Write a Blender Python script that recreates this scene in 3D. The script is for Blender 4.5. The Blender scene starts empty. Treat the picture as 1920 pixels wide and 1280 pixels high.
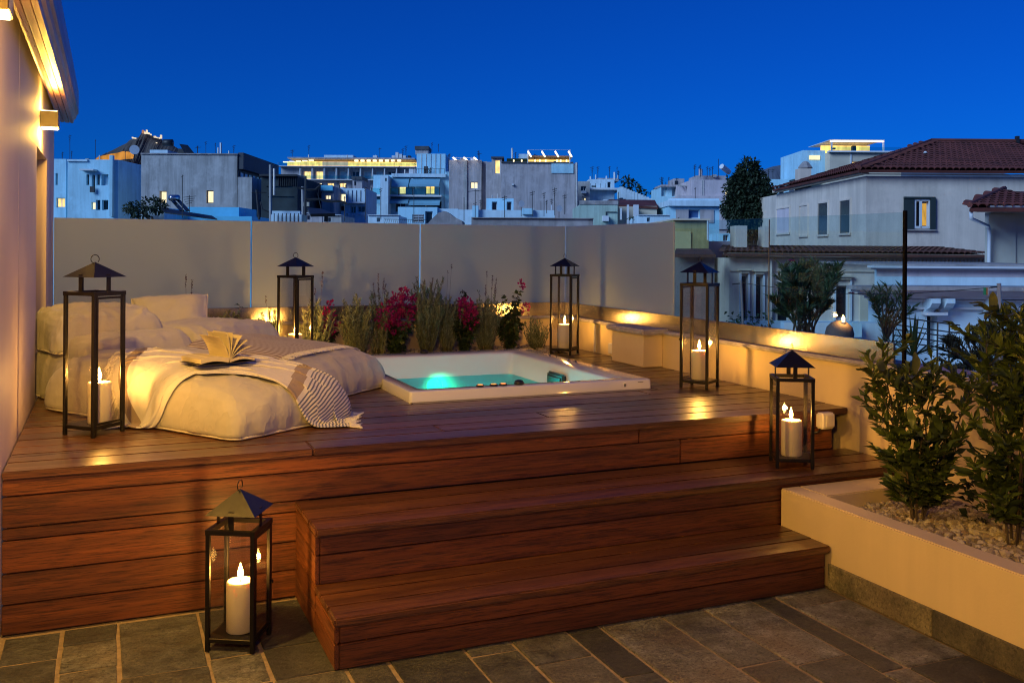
import bpy, bmesh, math, random
import numpy as np
from mathutils import Vector, Matrix, noise

random.seed(7)
R = random.Random(11)
scene = bpy.context.scene
C = scene.collection

# ------------------------------------------------------------------ camera
HEAD = math.radians(23.0975)          # heading, degrees right of +Y
FPX, HORZ, ROLL, EYE = 1776.975, 465.64, 0.00687, 1.6
cam_data = bpy.data.cameras.new('camera')
cam = bpy.data.objects.new('camera', cam_data)
C.objects.link(cam)
cam.matrix_world = (Matrix.Translation((0, 0, EYE)) @ Matrix.Rotation(-HEAD, 4, 'Z')
                    @ Matrix.Rotation(math.pi / 2, 4, 'X') @ Matrix.Rotation(ROLL, 4, 'Z'))
cam_data.sensor_width = 36
cam_data.lens = 36 * FPX / 1920
cam_data.shift_y = -(640 - HORZ) / 1920
cam_data.shift_x = -1.2 / 1920
cam_data.clip_start = 0.05
cam_data.clip_end = 6000
scene.camera = cam

# ------------------------------------------------------------------ dusk sky
world = bpy.data.worlds.new('World')
scene.world = world
world.use_nodes = True
wn = world.node_tree
wn.nodes.clear()
sky = wn.nodes.new('ShaderNodeTexSky')
sky.sky_type = 'NISHITA'
sky.sun_disc = False
SUN_EL, SUN_ROT = math.radians(28), math.radians(253)
sky.sun_elevation = SUN_EL
sky.sun_rotation = SUN_ROT
sky.air_density = 1.0
sky.dust_density = 0.1
sky.ozone_density = 8.0
tint = wn.nodes.new('ShaderNodeMix'); tint.data_type = 'RGBA'; tint.blend_type = 'MULTIPLY'
tint.inputs['Factor'].default_value = 1
tint.inputs['B'].default_value = (0.012, 0.335, 1.14, 1)
bg = wn.nodes.new('ShaderNodeBackground')
bg.inputs['Strength'].default_value = 0.07
wo = wn.nodes.new('ShaderNodeOutputWorld')
wn.links.new(sky.outputs['Color'], tint.inputs['A'])
wn.links.new(tint.outputs['Result'], bg.inputs['Color'])
wn.links.new(bg.outputs[0], wo.inputs['Surface'])

# the last glow of the set sun, behind the camera
sun_data = bpy.data.lights.new('sun', 'SUN')
sun_data.energy = 3.0
sun_data.angle = math.radians(28)
sun_data.color = (0.50, 0.73, 1.0)
sun = bpy.data.objects.new('sun', sun_data)
C.objects.link(sun)
_az = math.radians(253)
sun.rotation_euler = (-Vector((math.sin(_az) * math.cos(SUN_EL), math.cos(_az) * math.cos(SUN_EL), math.sin(SUN_EL)))).to_track_quat('-Z', 'Y').to_euler()

scene.view_settings.view_transform = 'Standard'
scene.view_settings.look = 'None'
scene.view_settings.exposure = 0
scene.view_settings.gamma = 1
scene.view_settings.use_curve_mapping = False
scene.render.engine = 'CYCLES'
cy = scene.cycles
cy.use_denoising = True
cy.max_bounces = 8
cy.diffuse_bounces = 3
cy.glossy_bounces = 4
cy.transmission_bounces = 6
cy.transparent_max_bounces = 24
cy.caustics_reflective = False
cy.caustics_refractive = False
cy.sample_clamp_indirect = 6
cy.use_light_tree = True
cy.filter_width = 1.1

# ------------------------------------------------------------------ helpers
CF = Matrix.Rotation(-HEAD, 4, 'Z')    # frame turned to the camera's heading: x right, y ahead, z up


def sight(u, v, d):
    """(x, y, z) in the heading frame of what stands d metres ahead at a bearing read off the photograph."""
    c, s = math.cos(ROLL), math.sin(ROLL)
    x, y = u - 960, v - 640
    return ((c * x + s * y) / FPX * d, d, EYE - (-s * x + c * y + 640 - HORZ) / FPX * d)


def sightw(u, v, d):
    return CF @ Vector(sight(u, v, d))


MINV = {}


def tag(o, label=None, cat=None, group=None, kind=None):
    if label: o['label'] = label
    if cat: o['category'] = cat
    if group: o['group'] = group
    if kind: o['kind'] = kind
    return o


def thing(name, label, cat, loc=(0, 0, 0), rz=0.0, group=None):
    o = bpy.data.objects.new(name, None)
    o.empty_display_size = 0.1
    C.objects.link(o)
    o.location = loc
    o.rotation_euler = (0, 0, rz)
    M = Matrix.Translation(Vector(loc)) @ Matrix.Rotation(rz, 4, 'Z')
    MINV[o.name] = M.inverted()
    return tag(o, label, cat, group)


def structure_root(name, loc=(0, 0, 0)):
    o = thing(name, None, None, loc)
    o['kind'] = 'structure'
    return o


def root_of(o):
    while o.parent is not None:
        o = o.parent
    return o


class MB:
    def __init__(self, frame=None):
        self.v, self.f, self.uv, self.frame = [], [], None, frame

    def add(self, vs, fs):
        n = len(self.v)
        self.v.extend(Vector(p) for p in vs)
        self.f.extend(tuple(i + n for i in q) for q in fs)
        return self

    def box(self, x0, x1, y0, y1, z0, z1, m=None):
        vs = [Vector((x, y, z)) for z in (z0, z1) for y in (y0, y1) for x in (x0, x1)]
        if m is not None: vs = [m @ p for p in vs]
        return self.add(vs, [(0, 2, 3, 1), (4, 5, 7, 6), (0, 1, 5, 4), (1, 3, 7, 5), (3, 2, 6, 7), (2, 0, 4, 6)])

    def quad(self, a, b, c, d):
        return self.add([a, b, c, d], [(0, 1, 2, 3)])

    def prism(self, prof, a0, a1, axis='x', m=None):
        """closed profile (2D list) extruded along an axis; profile gives the other two coords in order."""
        n = len(prof)
        def P(p, a):
            q = {'x': (a, p[0], p[1]), 'y': (p[0], a, p[1]), 'z': (p[0], p[1], a)}[axis]
            q = Vector(q)
            return m @ q if m is not None else q
        vs = [P(p, a0) for p in prof] + [P(p, a1) for p in prof]
        fs = [(i, (i + 1) % n, (i + 1) % n + n, i + n) for i in range(n)]
        fs += [tuple(range(n - 1, -1, -1)), tuple(range(n, 2 * n))]
        return self.add(vs, fs)

    def tube(self, path, r, n=6, cap=True):
        path = [Vector(p) for p in path]
        rs = r if isinstance(r, (list, tuple)) else [r] * len(path)
        vs, fs = [], []
        up = Vector((0.13, 0.21, 0.97))
        for i, p in enumerate(path):
            t = (path[min(i + 1, len(path) - 1)] - path[max(i - 1, 0)])
            if t.length < 1e-9: t = Vector((0, 0, 1))
            t.normalize()
            a = t.cross(up)
            if a.length < 0.05: a = t.cross(Vector((1, 0, 0)))
            a.normalize(); b = t.cross(a)
            for k in range(n):
                w = 2 * math.pi * k / n
                vs.append(p + (a * math.cos(w) + b * math.sin(w)) * rs[i])
        for i in range(len(path) - 1):
            for k in range(n):
                fs.append((i * n + k, i * n + (k + 1) % n, (i + 1) * n + (k + 1) % n, (i + 1) * n + k))
        if cap:
            fs.append(tuple(range(n - 1, -1, -1)))
            m = (len(path) - 1) * n
            fs.append(tuple(range(m, m + n)))
        return self.add(vs, fs)

    def lathe(self, prof, c=(0, 0, 0), n=24):
        """prof: list of (r, z) from bottom to top."""
        vs, fs = [], []
        c = Vector(c)
        for r, z in prof:
            for k in range(n):
                w = 2 * math.pi * k / n
                vs.append(c + Vector((r * math.cos(w), r * math.sin(w), z)))
        for i in range(len(prof) - 1):
            for k in range(n):
                fs.append((i * n + k, i * n + (k + 1) % n, (i + 1) * n + (k + 1) % n, (i + 1) * n + k))
        fs.append(tuple(range(n - 1, -1, -1)))
        m = (len(prof) - 1) * n
        fs.append(tuple(range(m, m + n)))
        return self.add(vs, fs)

    def facade(self, x0, x1, z0, z1, y, ops, dep):
        """wall sheet at y facing -y with real openings (x0,x1,z0,z1) and their reveals dep deep."""
        xs = sorted({x0, x1, *[min(max(q, x0), x1) for o in ops for q in o[:2]]})
        zs = sorted({z0, z1, *[min(max(q, z0), z1) for o in ops for q in o[2:4]]})
        for i in range(len(xs) - 1):
            for j in range(len(zs) - 1):
                cx, cz = (xs[i] + xs[i + 1]) / 2, (zs[j] + zs[j + 1]) / 2
                if any(o[0] < cx < o[1] and o[2] < cz < o[3] for o in ops): continue
                self.quad((xs[i], y, zs[j]), (xs[i + 1], y, zs[j]), (xs[i + 1], y, zs[j + 1]), (xs[i], y, zs[j + 1]))
        for a, b, c, d in [o[:4] for o in ops]:
            e = y + dep
            self.quad((a, y, c), (a, e, c), (b, e, c), (b, y, c))
            self.quad((a, y, d), (b, y, d), (b, e, d), (a, e, d))
            self.quad((a, y, c), (a, y, d), (a, e, d), (a, e, c))
            self.quad((b, y, c), (b, e, c), (b, e, d), (b, y, d))
        return self

    def mesh(self, name, minv=None, bevel=0, seg=1, weld=False):
        me = bpy.data.meshes.new(name)
        vs = self.v
        if self.frame is not None: vs = [self.frame @ p for p in vs]
        if minv is not None: vs = [minv @ p for p in vs]
        me.from_pydata([tuple(p) for p in vs], [], self.f)
        if bevel or weld:
            bm = bmesh.new(); bm.from_mesh(me)
            if weld: bmesh.ops.remove_doubles(bm, verts=bm.verts, dist=1e-4)
            if bevel:
                bmesh.ops.bevel(bm, geom=[e for e in bm.edges if len(e.link_faces) == 2 and e.calc_face_angle(0) > 0.5],
                                offset=bevel, segments=seg, affect='EDGES', clamp_overlap=True)
            bm.to_mesh(me); bm.free()
        return me

    def build(self, name, mat, parent=None, smooth=False, bevel=0, seg=1, kind=None, label=None, local=False, weld=False):
        minv = None
        if parent is not None and not local: minv = MINV[root_of(parent).name]
        me = self.mesh(name, minv, bevel, seg, weld)
        return link_mesh(name, me, mat, parent, smooth, kind, label)


def link_mesh(name, me, mat, parent=None, smooth=False, kind=None, label=None):
    if mat is not None and not me.materials: me.materials.append(mat)
    if smooth: me.shade_smooth()
    o = bpy.data.objects.new(name, me)
    C.objects.link(o)
    if parent is not None: o.parent = parent
    if kind: o['kind'] = kind
    if label: o['label'] = label
    if parent is None: MINV[o.name] = Matrix.Identity(4)
    return o


def np_mesh(name, verts, faces):
    me = bpy.data.meshes.new(name)
    me.from_pydata(np.asarray(verts).tolist(), [], np.asarray(faces).tolist() if not isinstance(faces, list) else faces)
    return me


def copy_tree(o, parent=None):
    c = o.copy()
    C.objects.link(c)
    if parent is not None: c.parent = parent
    for ch in list(o.children):
        copy_tree(ch, c)
    return c


# ------------------------------------------------------------------ materials
MATS = {}


def nt(m):
    m.use_nodes = True
    t = m.node_tree
    return t, t.nodes.get('Principled BSDF'), t.nodes.get('Material Output')


def coords(t, scale=(1, 1, 1), src='Object', rnd=False):
    tc = t.nodes.new('ShaderNodeTexCoord')
    mp = t.nodes.new('ShaderNodeMapping')
    mp.inputs['Scale'].default_value = scale
    t.links.new(tc.outputs[src], mp.inputs['Vector'])
    if rnd:
        oi = t.nodes.new('ShaderNodeObjectInfo')
        mu = t.nodes.new('ShaderNodeMath'); mu.operation = 'MULTIPLY'; mu.inputs[1].default_value = 37.0
        t.links.new(oi.outputs['Random'], mu.inputs[0])
        cb = t.nodes.new('ShaderNodeCombineXYZ')
        for k in 'XYZ': t.links.new(mu.outputs[0], cb.inputs[k])
        t.links.new(cb.outputs[0], mp.inputs['Location'])
    return mp.outputs['Vector']


def noise_node(t, vec, scale, detail=4, rough=0.55):
    n = t.nodes.new('ShaderNodeTexNoise')
    n.inputs['Scale'].default_value = scale
    n.inputs['Detail'].default_value = detail
    n.inputs['Roughness'].default_value = rough
    if vec is not None: t.links.new(vec, n.inputs['Vector'])
    return n.outputs['Fac']


def ramp(t, fac, stops):
    r = t.nodes.new('ShaderNodeValToRGB')
    e = r.color_ramp.elements
    while len(e) < len(stops): e.new(0.5)
    for i, (p, c) in enumerate(stops):
        e[i].position = p
        e[i].color = (*c, 1) if len(c) == 3 else c
    t.links.new(fac, r.inputs['Fac'])
    return r.outputs['Color']


def mixc(t, a, b, fac, mode='MIX'):
    m = t.nodes.new('ShaderNodeMix'); m.data_type = 'RGBA'; m.blend_type = mode
    for s, x in (('A', a), ('B', b)):
        if isinstance(x, tuple): m.inputs[s].default_value = (*x, 1)
        else: t.links.new(x, m.inputs[s])
    if isinstance(fac, (int, float)): m.inputs['Factor'].default_value = fac
    else: t.links.new(fac, m.inputs['Factor'])
    return m.outputs['Result']


def bump(t, b, h, strength=0.2, dist=0.01):
    n = t.nodes.new('ShaderNodeBump')
    n.inputs['Strength'].default_value = strength
    n.inputs['Distance'].default_value = dist
    t.links.new(h, n.inputs['Height'])
    t.links.new(n.outputs[0], b.inputs['Normal'])


def plain(name, col, rough=0.6, metal=0.0, var=0.25, scale=3.0, bmp=0.0, bscale=60.0, rnd=0.0, spec=0.5, coat=0.0, streak=0.0):
    """painted / plastered surface with uneven colour and fine relief."""
    if name in MATS: return MATS[name]
    m = bpy.data.materials.new(name)
    t, b, o = nt(m)
    vec = coords(t)
    f = noise_node(t, vec, scale, 5, 0.6)
    lo = tuple(c * (1 - var) for c in col); hi = tuple(min(c * (1 + var * 0.6), 1) for c in col)
    c = ramp(t, f, [(0.3, lo), (0.7, hi)])
    if streak:
        sf = noise_node(t, coords(t, (1.1, 1.1, .07)), 1.6, 5, .7)
        c = mixc(t, c, tuple(x * (1 - streak) for x in col), ramp(t, sf, [(.42, (0, 0, 0)), (.66, (1, 1, 1))]))
        pf = noise_node(t, coords(t, (1, 1, 1)), .45, 6, .75)
        c = mixc(t, c, tuple(min(1, x * (1 + streak * .6)) for x in col), ramp(t, pf, [(.5, (0, 0, 0)), (.72, (.8,) * 3)]))
    if rnd:
        oi = t.nodes.new('ShaderNodeObjectInfo')
        c = mixc(t, c, tuple(x * (1 - rnd) for x in col), oi.outputs['Random'])
    t.links.new(c, b.inputs['Base Color'])
    b.inputs['Roughness'].default_value = rough
    b.inputs['Metallic'].default_value = metal
    b.inputs['Specular IOR Level'].default_value = spec
    b.inputs['Coat Weight'].default_value = coat
    if bmp:
        bump(t, b, noise_node(t, vec, bscale, 3, 0.6), bmp, 0.004)
    MATS[name] = m
    return m


def emit(name, col, strength, var=0.0, scale=2.0):
    if name in MATS: return MATS[name]
    m = bpy.data.materials.new(name)
    t, b, o = nt(m)
    t.nodes.remove(b)
    e = t.nodes.new('ShaderNodeEmission')
    e.inputs['Strength'].default_value = strength
    e.inputs['Color'].default_value = (*col, 1)
    if var:
        f = noise_node(t, coords(t, (scale * 2.5, scale * 2.5, scale * 0.8)), 1.0, 3, 0.6)
        t.links.new(ramp(t, f, [(0.3, tuple(c * (1 - var) for c in col)), (0.65, col)]), e.inputs['Color'])
    t.links.new(e.outputs[0], o.inputs['Surface'])
    m.cycles.emission_sampling = 'NONE'
    MATS[name] = m
    return m


def wood(name, dark, light, rough=0.42, coat=0.25, along='x', rnd=0.35):
    m = bpy.data.materials.new(name)
    t, b, o = nt(m)
    sc = {'x': (1.9, 44, 44), 'y': (44, 1.9, 44), 'z': (44, 44, 1.9)}[along]
    vec = coords(t, sc, rnd=True)
    f = noise_node(t, vec, 1.0, 6, 0.65)
    col = ramp(t, f, [(0.28, dark), (0.46, tuple((a + 1.2 * c) / 2.2 for a, c in zip(dark, light))), (0.56, tuple((a + 2 * c) / 3 for a, c in zip(dark, light))), (0.74, light)])
    fg = noise_node(t, coords(t, tuple(s * 3.6 for s in sc), rnd=True), 1.0, 4, .7)
    col = mixc(t, col, tuple(.45 * x for x in dark), ramp(t, fg, [(.48, (0, 0, 0)), (.62, (.8,) * 3)]))
    v2 = coords(t, tuple(s * 0.22 for s in sc), rnd=True)
    g = noise_node(t, v2, 1.0, 2, 0.5)
    col = mixc(t, col, tuple(0.55 * x for x in dark), ramp(t, g, [(0.46, (0, 0, 0)), (0.74, (0.65, 0.65, 0.65))]))
    oi = t.nodes.new('ShaderNodeObjectInfo')
    hs = t.nodes.new('ShaderNodeHueSaturation')
    mr = t.nodes.new('ShaderNodeMapRange')
    mr.inputs['To Min'].default_value = 1 - rnd; mr.inputs['To Max'].default_value = 1 + rnd
    t.links.new(oi.outputs['Random'], mr.inputs['Value'])
    t.links.new(mr.outputs[0], hs.inputs['Value'])
    t.links.new(col, hs.inputs['Color'])
    t.links.new(hs.outputs[0], b.inputs['Base Color'])
    rr = ramp(t, noise_node(t, coords(t, tuple(s * 0.4 for s in sc), rnd=True), 1.0, 4), [(0.3, (rough - 0.1,) * 3), (0.7, (rough + 0.16,) * 3)])
    t.links.new(rr, b.inputs['Roughness'])
    b.inputs['Coat Weight'].default_value = coat
    b.inputs['Coat Roughness'].default_value = 0.32
    bump(t, b, f, 0.4, 0.004)
    MATS[name] = m
    return m


def pane_glass(name, tintc=(1, 1, 1), refl=1.0, rough=0.0):
    """thin clear sheet: see-through with fresnel reflections, lets light through."""
    m = bpy.data.materials.new(name)
    t, b, o = nt(m)
    t.nodes.remove(b)
    tr = t.nodes.new('ShaderNodeBsdfTransparent'); tr.inputs['Color'].default_value = (*tintc, 1)
    gl = t.nodes.new('ShaderNodeBsdfGlossy'); gl.inputs['Roughness'].default_value = rough
    lw = t.nodes.new('ShaderNodeLayerWeight'); lw.inputs['Blend'].default_value = 0.5
    pw = t.nodes.new('ShaderNodeMath'); pw.operation = 'POWER'; pw.inputs[1].default_value = 5.0
    t.links.new(lw.outputs['Facing'], pw.inputs[0])
    fr = t.nodes.new('ShaderNodeMath'); fr.operation = 'MULTIPLY_ADD'; fr.inputs[1].default_value = 0.9; fr.inputs[2].default_value = 0.042
    t.links.new(pw.outputs[0], fr.inputs[0])
    mu = t.nodes.new('ShaderNodeMath'); mu.operation = 'MULTIPLY'; mu.inputs[1].default_value = refl; mu.use_clamp = True
    mx = t.nodes.new('ShaderNodeMixShader')
    t.links.new(fr.outputs[0], mu.inputs[0])
    t.links.new(mu.outputs[0], mx.inputs['Fac'])
    t.links.new(tr.outputs[0], mx.inputs[1])
    t.links.new(gl.outputs[0], mx.inputs[2])
    t.links.new(mx.outputs[0], o.inputs['Surface'])
    MATS[name] = m
    return m


def leaf_mat(name, dark, light, rough=0.5, trans=0.25):
    m = bpy.data.materials.new(name)
    t, b, o = nt(m)
    geo = t.nodes.new('ShaderNodeNewGeometry')
    oi = t.nodes.new('ShaderNodeObjectInfo')
    ad = t.nodes.new('ShaderNodeMath'); ad.operation = 'ADD'
    t.links.new(geo.outputs['Random Per Island'], ad.inputs[0])
    t.links.new(oi.outputs['Random'], ad.inputs[1])
    fr = t.nodes.new('ShaderNodeMath'); fr.operation = 'FRACT'
    t.links.new(ad.outputs[0], fr.inputs[0])
    f2 = noise_node(t, coords(t), 5.0, 2)
    mid = tuple((a + c) / 2 for a, c in zip(dark, light))
    c1 = ramp(t, fr.outputs[0], [(0.0, dark), (0.6, mid), (1.0, light)])
    c2 = mixc(t, c1, dark, ramp(t, f2, [(0.35, (0.5,) * 3), (0.6, (0,) * 3)]))
    t.links.new(c2, b.inputs['Base Color'])
    b.inputs['Roughness'].default_value = rough
    b.inputs['Specular IOR Level'].default_value = 0.35
    tl = t.nodes.new('ShaderNodeBsdfTranslucent')
    t.links.new(c2, tl.inputs['Color'])
    mx = t.nodes.new('ShaderNodeMixShader'); mx.inputs['Fac'].default_value = trans
    t.links.new(b.outputs[0], mx.inputs[1]); t.links.new(tl.outputs[0], mx.inputs[2])
    t.links.new(mx.outputs[0], o.inputs['Surface'])
    MATS[name] = m
    return m


def fabric(name, col, rough=0.85, weave=420, var=0.12, sheen=0.2, crease=6.0):
    m = bpy.data.materials.new(name)
    t, b, o = nt(m)
    vec = coords(t)
    f = noise_node(t, vec, 7, 5, 0.6)
    t.links.new(ramp(t, f, [(0.3, tuple(c * (1 - var) for c in col)), (0.7, col)]), b.inputs['Base Color'])
    b.inputs['Roughness'].default_value = rough
    b.inputs['Sheen Weight'].default_value = sheen
    # weave plus soft creases
    cn = noise_node(t, coords(t, (1, 1, .7)), crease, 3, 0.5)
    ab = t.nodes.new('ShaderNodeMath'); ab.operation = 'SUBTRACT'; ab.inputs[1].default_value = .5
    t.links.new(cn, ab.inputs[0])
    a2 = t.nodes.new('ShaderNodeMath'); a2.operation = 'ABSOLUTE'; t.links.new(ab.outputs[0], a2.inputs[0])
    sm = t.nodes.new('ShaderNodeMath'); sm.operation = 'POWER'; sm.inputs[1].default_value = .6; t.links.new(a2.outputs[0], sm.inputs[0])
    mul = t.nodes.new('ShaderNodeMath'); mul.operation = 'MULTIPLY'; mul.inputs[1].default_value = -9.0
    t.links.new(sm.outputs[0], mul.inputs[0])
    h = t.nodes.new('ShaderNodeMath'); h.operation = 'MULTIPLY_ADD'; h.inputs[1].default_value = .35
    t.links.new(noise_node(t, vec, weave, 2), h.inputs[0]); t.links.new(mul.outputs[0], h.inputs[2])
    bump(t, b, h.outputs[0], 0.32, 0.004)
    MATS[name] = m
    return m


deck_wood = wood('oiled_deck_wood', (0.033, 0.012, 0.0045), (0.170, 0.064, 0.019), rough=0.34, coat=0.4, rnd=0.38)
riser_wood = wood('oiled_riser_wood', (0.046, 0.012, 0.0035), (0.215, 0.064, 0.016), rough=0.5, coat=0.12, rnd=0.25)
side_wood = wood('oiled_side_wood', (0.046, 0.012, 0.0035), (0.215, 0.064, 0.016), rough=0.5, coat=0.12, along='y', rnd=0.25)
wall_plaster = plain('warm_wall_plaster', (0.60, 0.50, 0.46), 0.6, var=0.08, scale=1.5, bmp=0.12, bscale=90)
cream_plaster = plain('cream_plaster', (0.74, 0.60, 0.36), 0.7, var=0.08, scale=2.2, bmp=0.2, bscale=70, streak=.10)
cap_stone = plain('rough_cap_stone', (0.46, 0.43, 0.42), 0.75, var=0.25, scale=14, bmp=0.5, bscale=60)
black_iron = plain('black_iron', (0.020, 0.017, 0.015), 0.42, metal=0.6, var=0.3, scale=12, bmp=0.08, bscale=200)
roof_iron = plain('black_sheet_iron', (0.022, 0.021, 0.022), 0.38, metal=0.5, var=0.3, scale=9, bmp=0.1, bscale=80)
brass_plate = plain('bronze_lamp_metal', (0.10, 0.085, 0.06), 0.4, metal=0.5, var=0.15)
white_gel = plain('white_acrylic', (0.80, 0.80, 0.80), 0.12, var=0.02, spec=0.5, coat=0.6)
black_plastic = plain('black_plastic', (0.012, 0.012, 0.013), 0.35, var=0.1)
white_plastic = plain('white_plastic', (0.72, 0.70, 0.66), 0.35, var=0.04)
grey_plastic = plain('grey_plastic', (0.16, 0.17, 0.19), 0.4, var=0.06)
lantern_glass = pane_glass('lantern_glass', (0.97, 0.965, 0.95), 1.15)
rail_glass = pane_glass('clear_rail_glass', (0.86, 0.93, 0.92), 0.9)
far_glass = pane_glass('greenish_rail_glass', (0.72, 0.9, 0.88), 1.6)

# ================================================================== terrace
DK = 0.676            # deck height
WX = -0.396           # face of the building wall
PX = 4.02             # inner face of the parapet
BY = 8.21             # line of the back glass


def slate(name, dark, light):
    m = bpy.data.materials.new(name)
    t, b, o = nt(m)
    vec = coords(t, rnd=True)
    f = noise_node(t, vec, 9, 10, 0.74)
    g = noise_node(t, vec, 2.2, 4, 0.6)
    sp = noise_node(t, vec, 75, 5, 0.7)
    c = ramp(t, f, [(0.34, dark), (0.55, light), (0.70, tuple(x * 1.9 for x in light))])
    c = mixc(t, c, (0.14, 0.105, 0.07), ramp(t, g, [(0.50, (0, 0, 0)), (0.70, (0.6,) * 3)]))
    c = mixc(t, c, tuple(.45 * x for x in dark), ramp(t, sp, [(0.50, (0, 0, 0)), (0.66, (.85,) * 3)]))
    c = mixc(t, c, tuple(2.4 * x for x in light), ramp(t, sp, [(0.30, (.5,) * 3), (0.40, (0, 0, 0))]))
    oi = t.nodes.new('ShaderNodeObjectInfo')
    dk = t.nodes.new('ShaderNodeMath'); dk.operation = 'MULTIPLY'; dk.inputs[1].default_value = .8
    t.links.new(oi.outputs['Random'], dk.inputs[0])
    c = mixc(t, c, (0.036, 0.040, 0.042), dk.outputs[0])
    hv = t.nodes.new('ShaderNodeHueSaturation')
    mr = t.nodes.new('ShaderNodeMapRange'); mr.inputs['To Min'].default_value = 1.45; mr.inputs['To Max'].default_value = .8
    t.links.new(oi.outputs['Random'], mr.inputs['Value']); t.links.new(mr.outputs[0], hv.inputs['Value']); t.links.new(c, hv.inputs['Color'])
    c = hv.outputs[0]
    t.links.new(c, b.inputs['Base Color'])
    t.links.new(ramp(t, f, [(0.3, (0.34,) * 3), (0.7, (0.7,) * 3)]), b.inputs['Roughness'])
    hl = noise_node(t, coords(t, (1, 2.0, 1), rnd=True), 14, 9, 0.68)
    hs = t.nodes.new('ShaderNodeMath'); hs.operation = 'MULTIPLY_ADD'; hs.inputs[1].default_value = .35
    t.links.new(sp, hs.inputs[0]); t.links.new(hl, hs.inputs[2])
    h = hs.outputs[0]
    bump(t, b, h, 1.0, 0.022)
    MATS[name] = m
    return m


slate_m = slate('riven_slate', (0.040, 0.043, 0.042), (0.165, 0.168, 0.155))
skirt_m = slate('slate_skirting', (0.09, 0.085, 0.05), (0.26, 0.225, 0.13))
grout_m = plain('sandy_grout', (0.30, 0.23, 0.16), 0.9, var=0.3, scale=25, bmp=0.4, bscale=150)

floor = structure_root('floor')
MB().box(-0.45, 4.1, -1.5, 4.60, -0.12, -0.006).build('grout_bed', grout_m, floor)
xs = [-0.385, -0.165, 0.048, 0.367, 0.572, 0.839, 1.006, 1.314, 1.517, 1.772, 1.925, 2.231, 2.45, 2.715, 2.84, 3.15]
known = {1: [4.18, 3.92], 0: [4.075], 2: [3.79], 3: [3.836], 8: [3.31], 9: [3.094], 12: [2.935], 13: [2.757], 5: [3.2], 6: [3.05], 10: [2.75],
         11: [3.0]}
rt = random.Random(5)
for i in range(len(xs) - 1):
    a, b = xs[i], xs[i + 1]
    cuts = [4.352] + known.get(i, [])
    y = min(cuts) if len(cuts) > 1 else 4.352 - rt.uniform(0.25, 0.9)
    if len(cuts) == 1: cuts.append(y)
    while y > -1.3:
        y -= rt.choice([0.27, 0.36, 0.5, 0.62]) * rt.uniform(0.9, 1.1)
        cuts.append(y)
    cuts.sort(reverse=True)
    for y1, y0 in zip(cuts, cuts[1:]):
        g = 0.0075
        j = lambda: rt.uniform(-0.004, 0.004)
        z = rt.uniform(-0.0015, 0.002)
        me = MB().prism([(a + g + j(), y0 + g + j()), (b - g + j(), y0 + g + j()), (b - g + j(), y1 - g + j()), (a + g + j(), y1 - g + j())],
                        -0.03, z, 'z').mesh('tile', bevel=0.003)
        link_mesh('tile', me, slate_m, floor)

# ------------------------------------------------------------------ the building on the left
bld = thing('terrace_building', 'terrace building with a smooth warm plaster wall, moulded brown eave and lit recess', 'building', (WX, 0, 0))
WF = Matrix(((0, -1, 0, WX), (1, 0, 0, 0), (0, 0, 1, 0), (0, 0, 0, 1)))
w = MB(WF)
w.facade(-14, 8.22, -0.1, 2.9, 0.0, [(6.30, 7.29, 0.0, 2.19), (5.086, 5.094, -0.1, 2.9)], 0.0)  # wall carried on out of view to shade the terrace
w.quad((6.30, 0, 0), (6.30, .24, 0), (7.29, .24, 0), (7.29, 0, 0))
w.quad((6.30, 0, 2.19), (7.29, 0, 2.19), (7.29, .24, 2.19), (6.30, .24, 2.19))
w.quad((6.30, 0, 0), (6.30, 0, 2.19), (6.30, .24, 2.19), (6.30, .24, 0))
w.quad((7.29, 0, 0), (7.29, .24, 0), (7.29, .24, 2.19), (7.29, 0, 2.19))
w.quad((5.086, 0, -.1), (5.086, .012, -.1), (5.086, .012, 2.9), (5.086, 0, 2.9))
w.quad((5.094, 0, -.1), (5.094, 0, 2.9), (5.094, .012, 2.9), (5.094, .012, -.1))
w.quad((5.086, .012, -.1), (5.094, .012, -.1), (5.094, .012, 2.9), (5.086, .012, 2.9))
w.quad((8.22, 0, -.1), (8.22, .3, -.1), (8.22, .3, 2.9), (8.22, 0, 2.9))
w.quad((-14, 5, 2.9), (8.22, 5, 2.9), (8.22, 5, -.1), (-14, 5, -.1))
w.build('wall', wall_plaster, bld, weld=True)
MB().prism([(WX - .2, 2.79), (WX - 5.2, 2.79), (WX - 5.2, 4.1), (WX - 2.6, 4.3), (WX - .2, 3.05)], -14, 8.2, 'y').build('roof', plain('roof_clay', (.16, .06, .04), .8), bld)  # unseen roof, raised to help shade the terrace
MB().box(WX - 5.0, WX - .75, -13.8, 7.6, 3.0, 6.3).build('unseen_shade_storey', wall_plaster, bld)  # unseen storey added to keep the low sun off the terrace
dark_pane = plain('dark_window_glass', (0.02, 0.022, 0.025), 0.08, var=0.1)
MB().box(WX - 0.26, WX - 0.245, 6.30, 7.29, 0.0, 2.19).build('window', dark_pane, bld)
prof = [(WX, 2.66), (-.381, 2.632), (-.376, 2.602), (-.362, 2.604), (-.360, 2.592), (-.352, 2.566), (-.330, 2.564), (-.328, 2.571), (-.322, 2.571), (-.320, 2.564),
        (-.292, 2.563), (-.290, 2.570), (-.284, 2.570), (-.282, 2.563), (-.262, 2.562), (-.257, 2.585), (-.243, 2.600), (-.236, 2.625), (-.224, 2.640), (-.224, 2.82), (WX, 2.82)]
cornice_wood = wood('brown_eave_wood', (0.10, 0.042, 0.018), (0.24, 0.115, 0.055), rough=0.34, coat=0.35, along='y', rnd=0.0)
MB().prism(prof, -14, 8.24, 'y').build('cornice', cornice_wood, bld)

lamp_lit = emit('lamp_diffuser', (1.0, 0.80, 0.42), 9.0)


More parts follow.
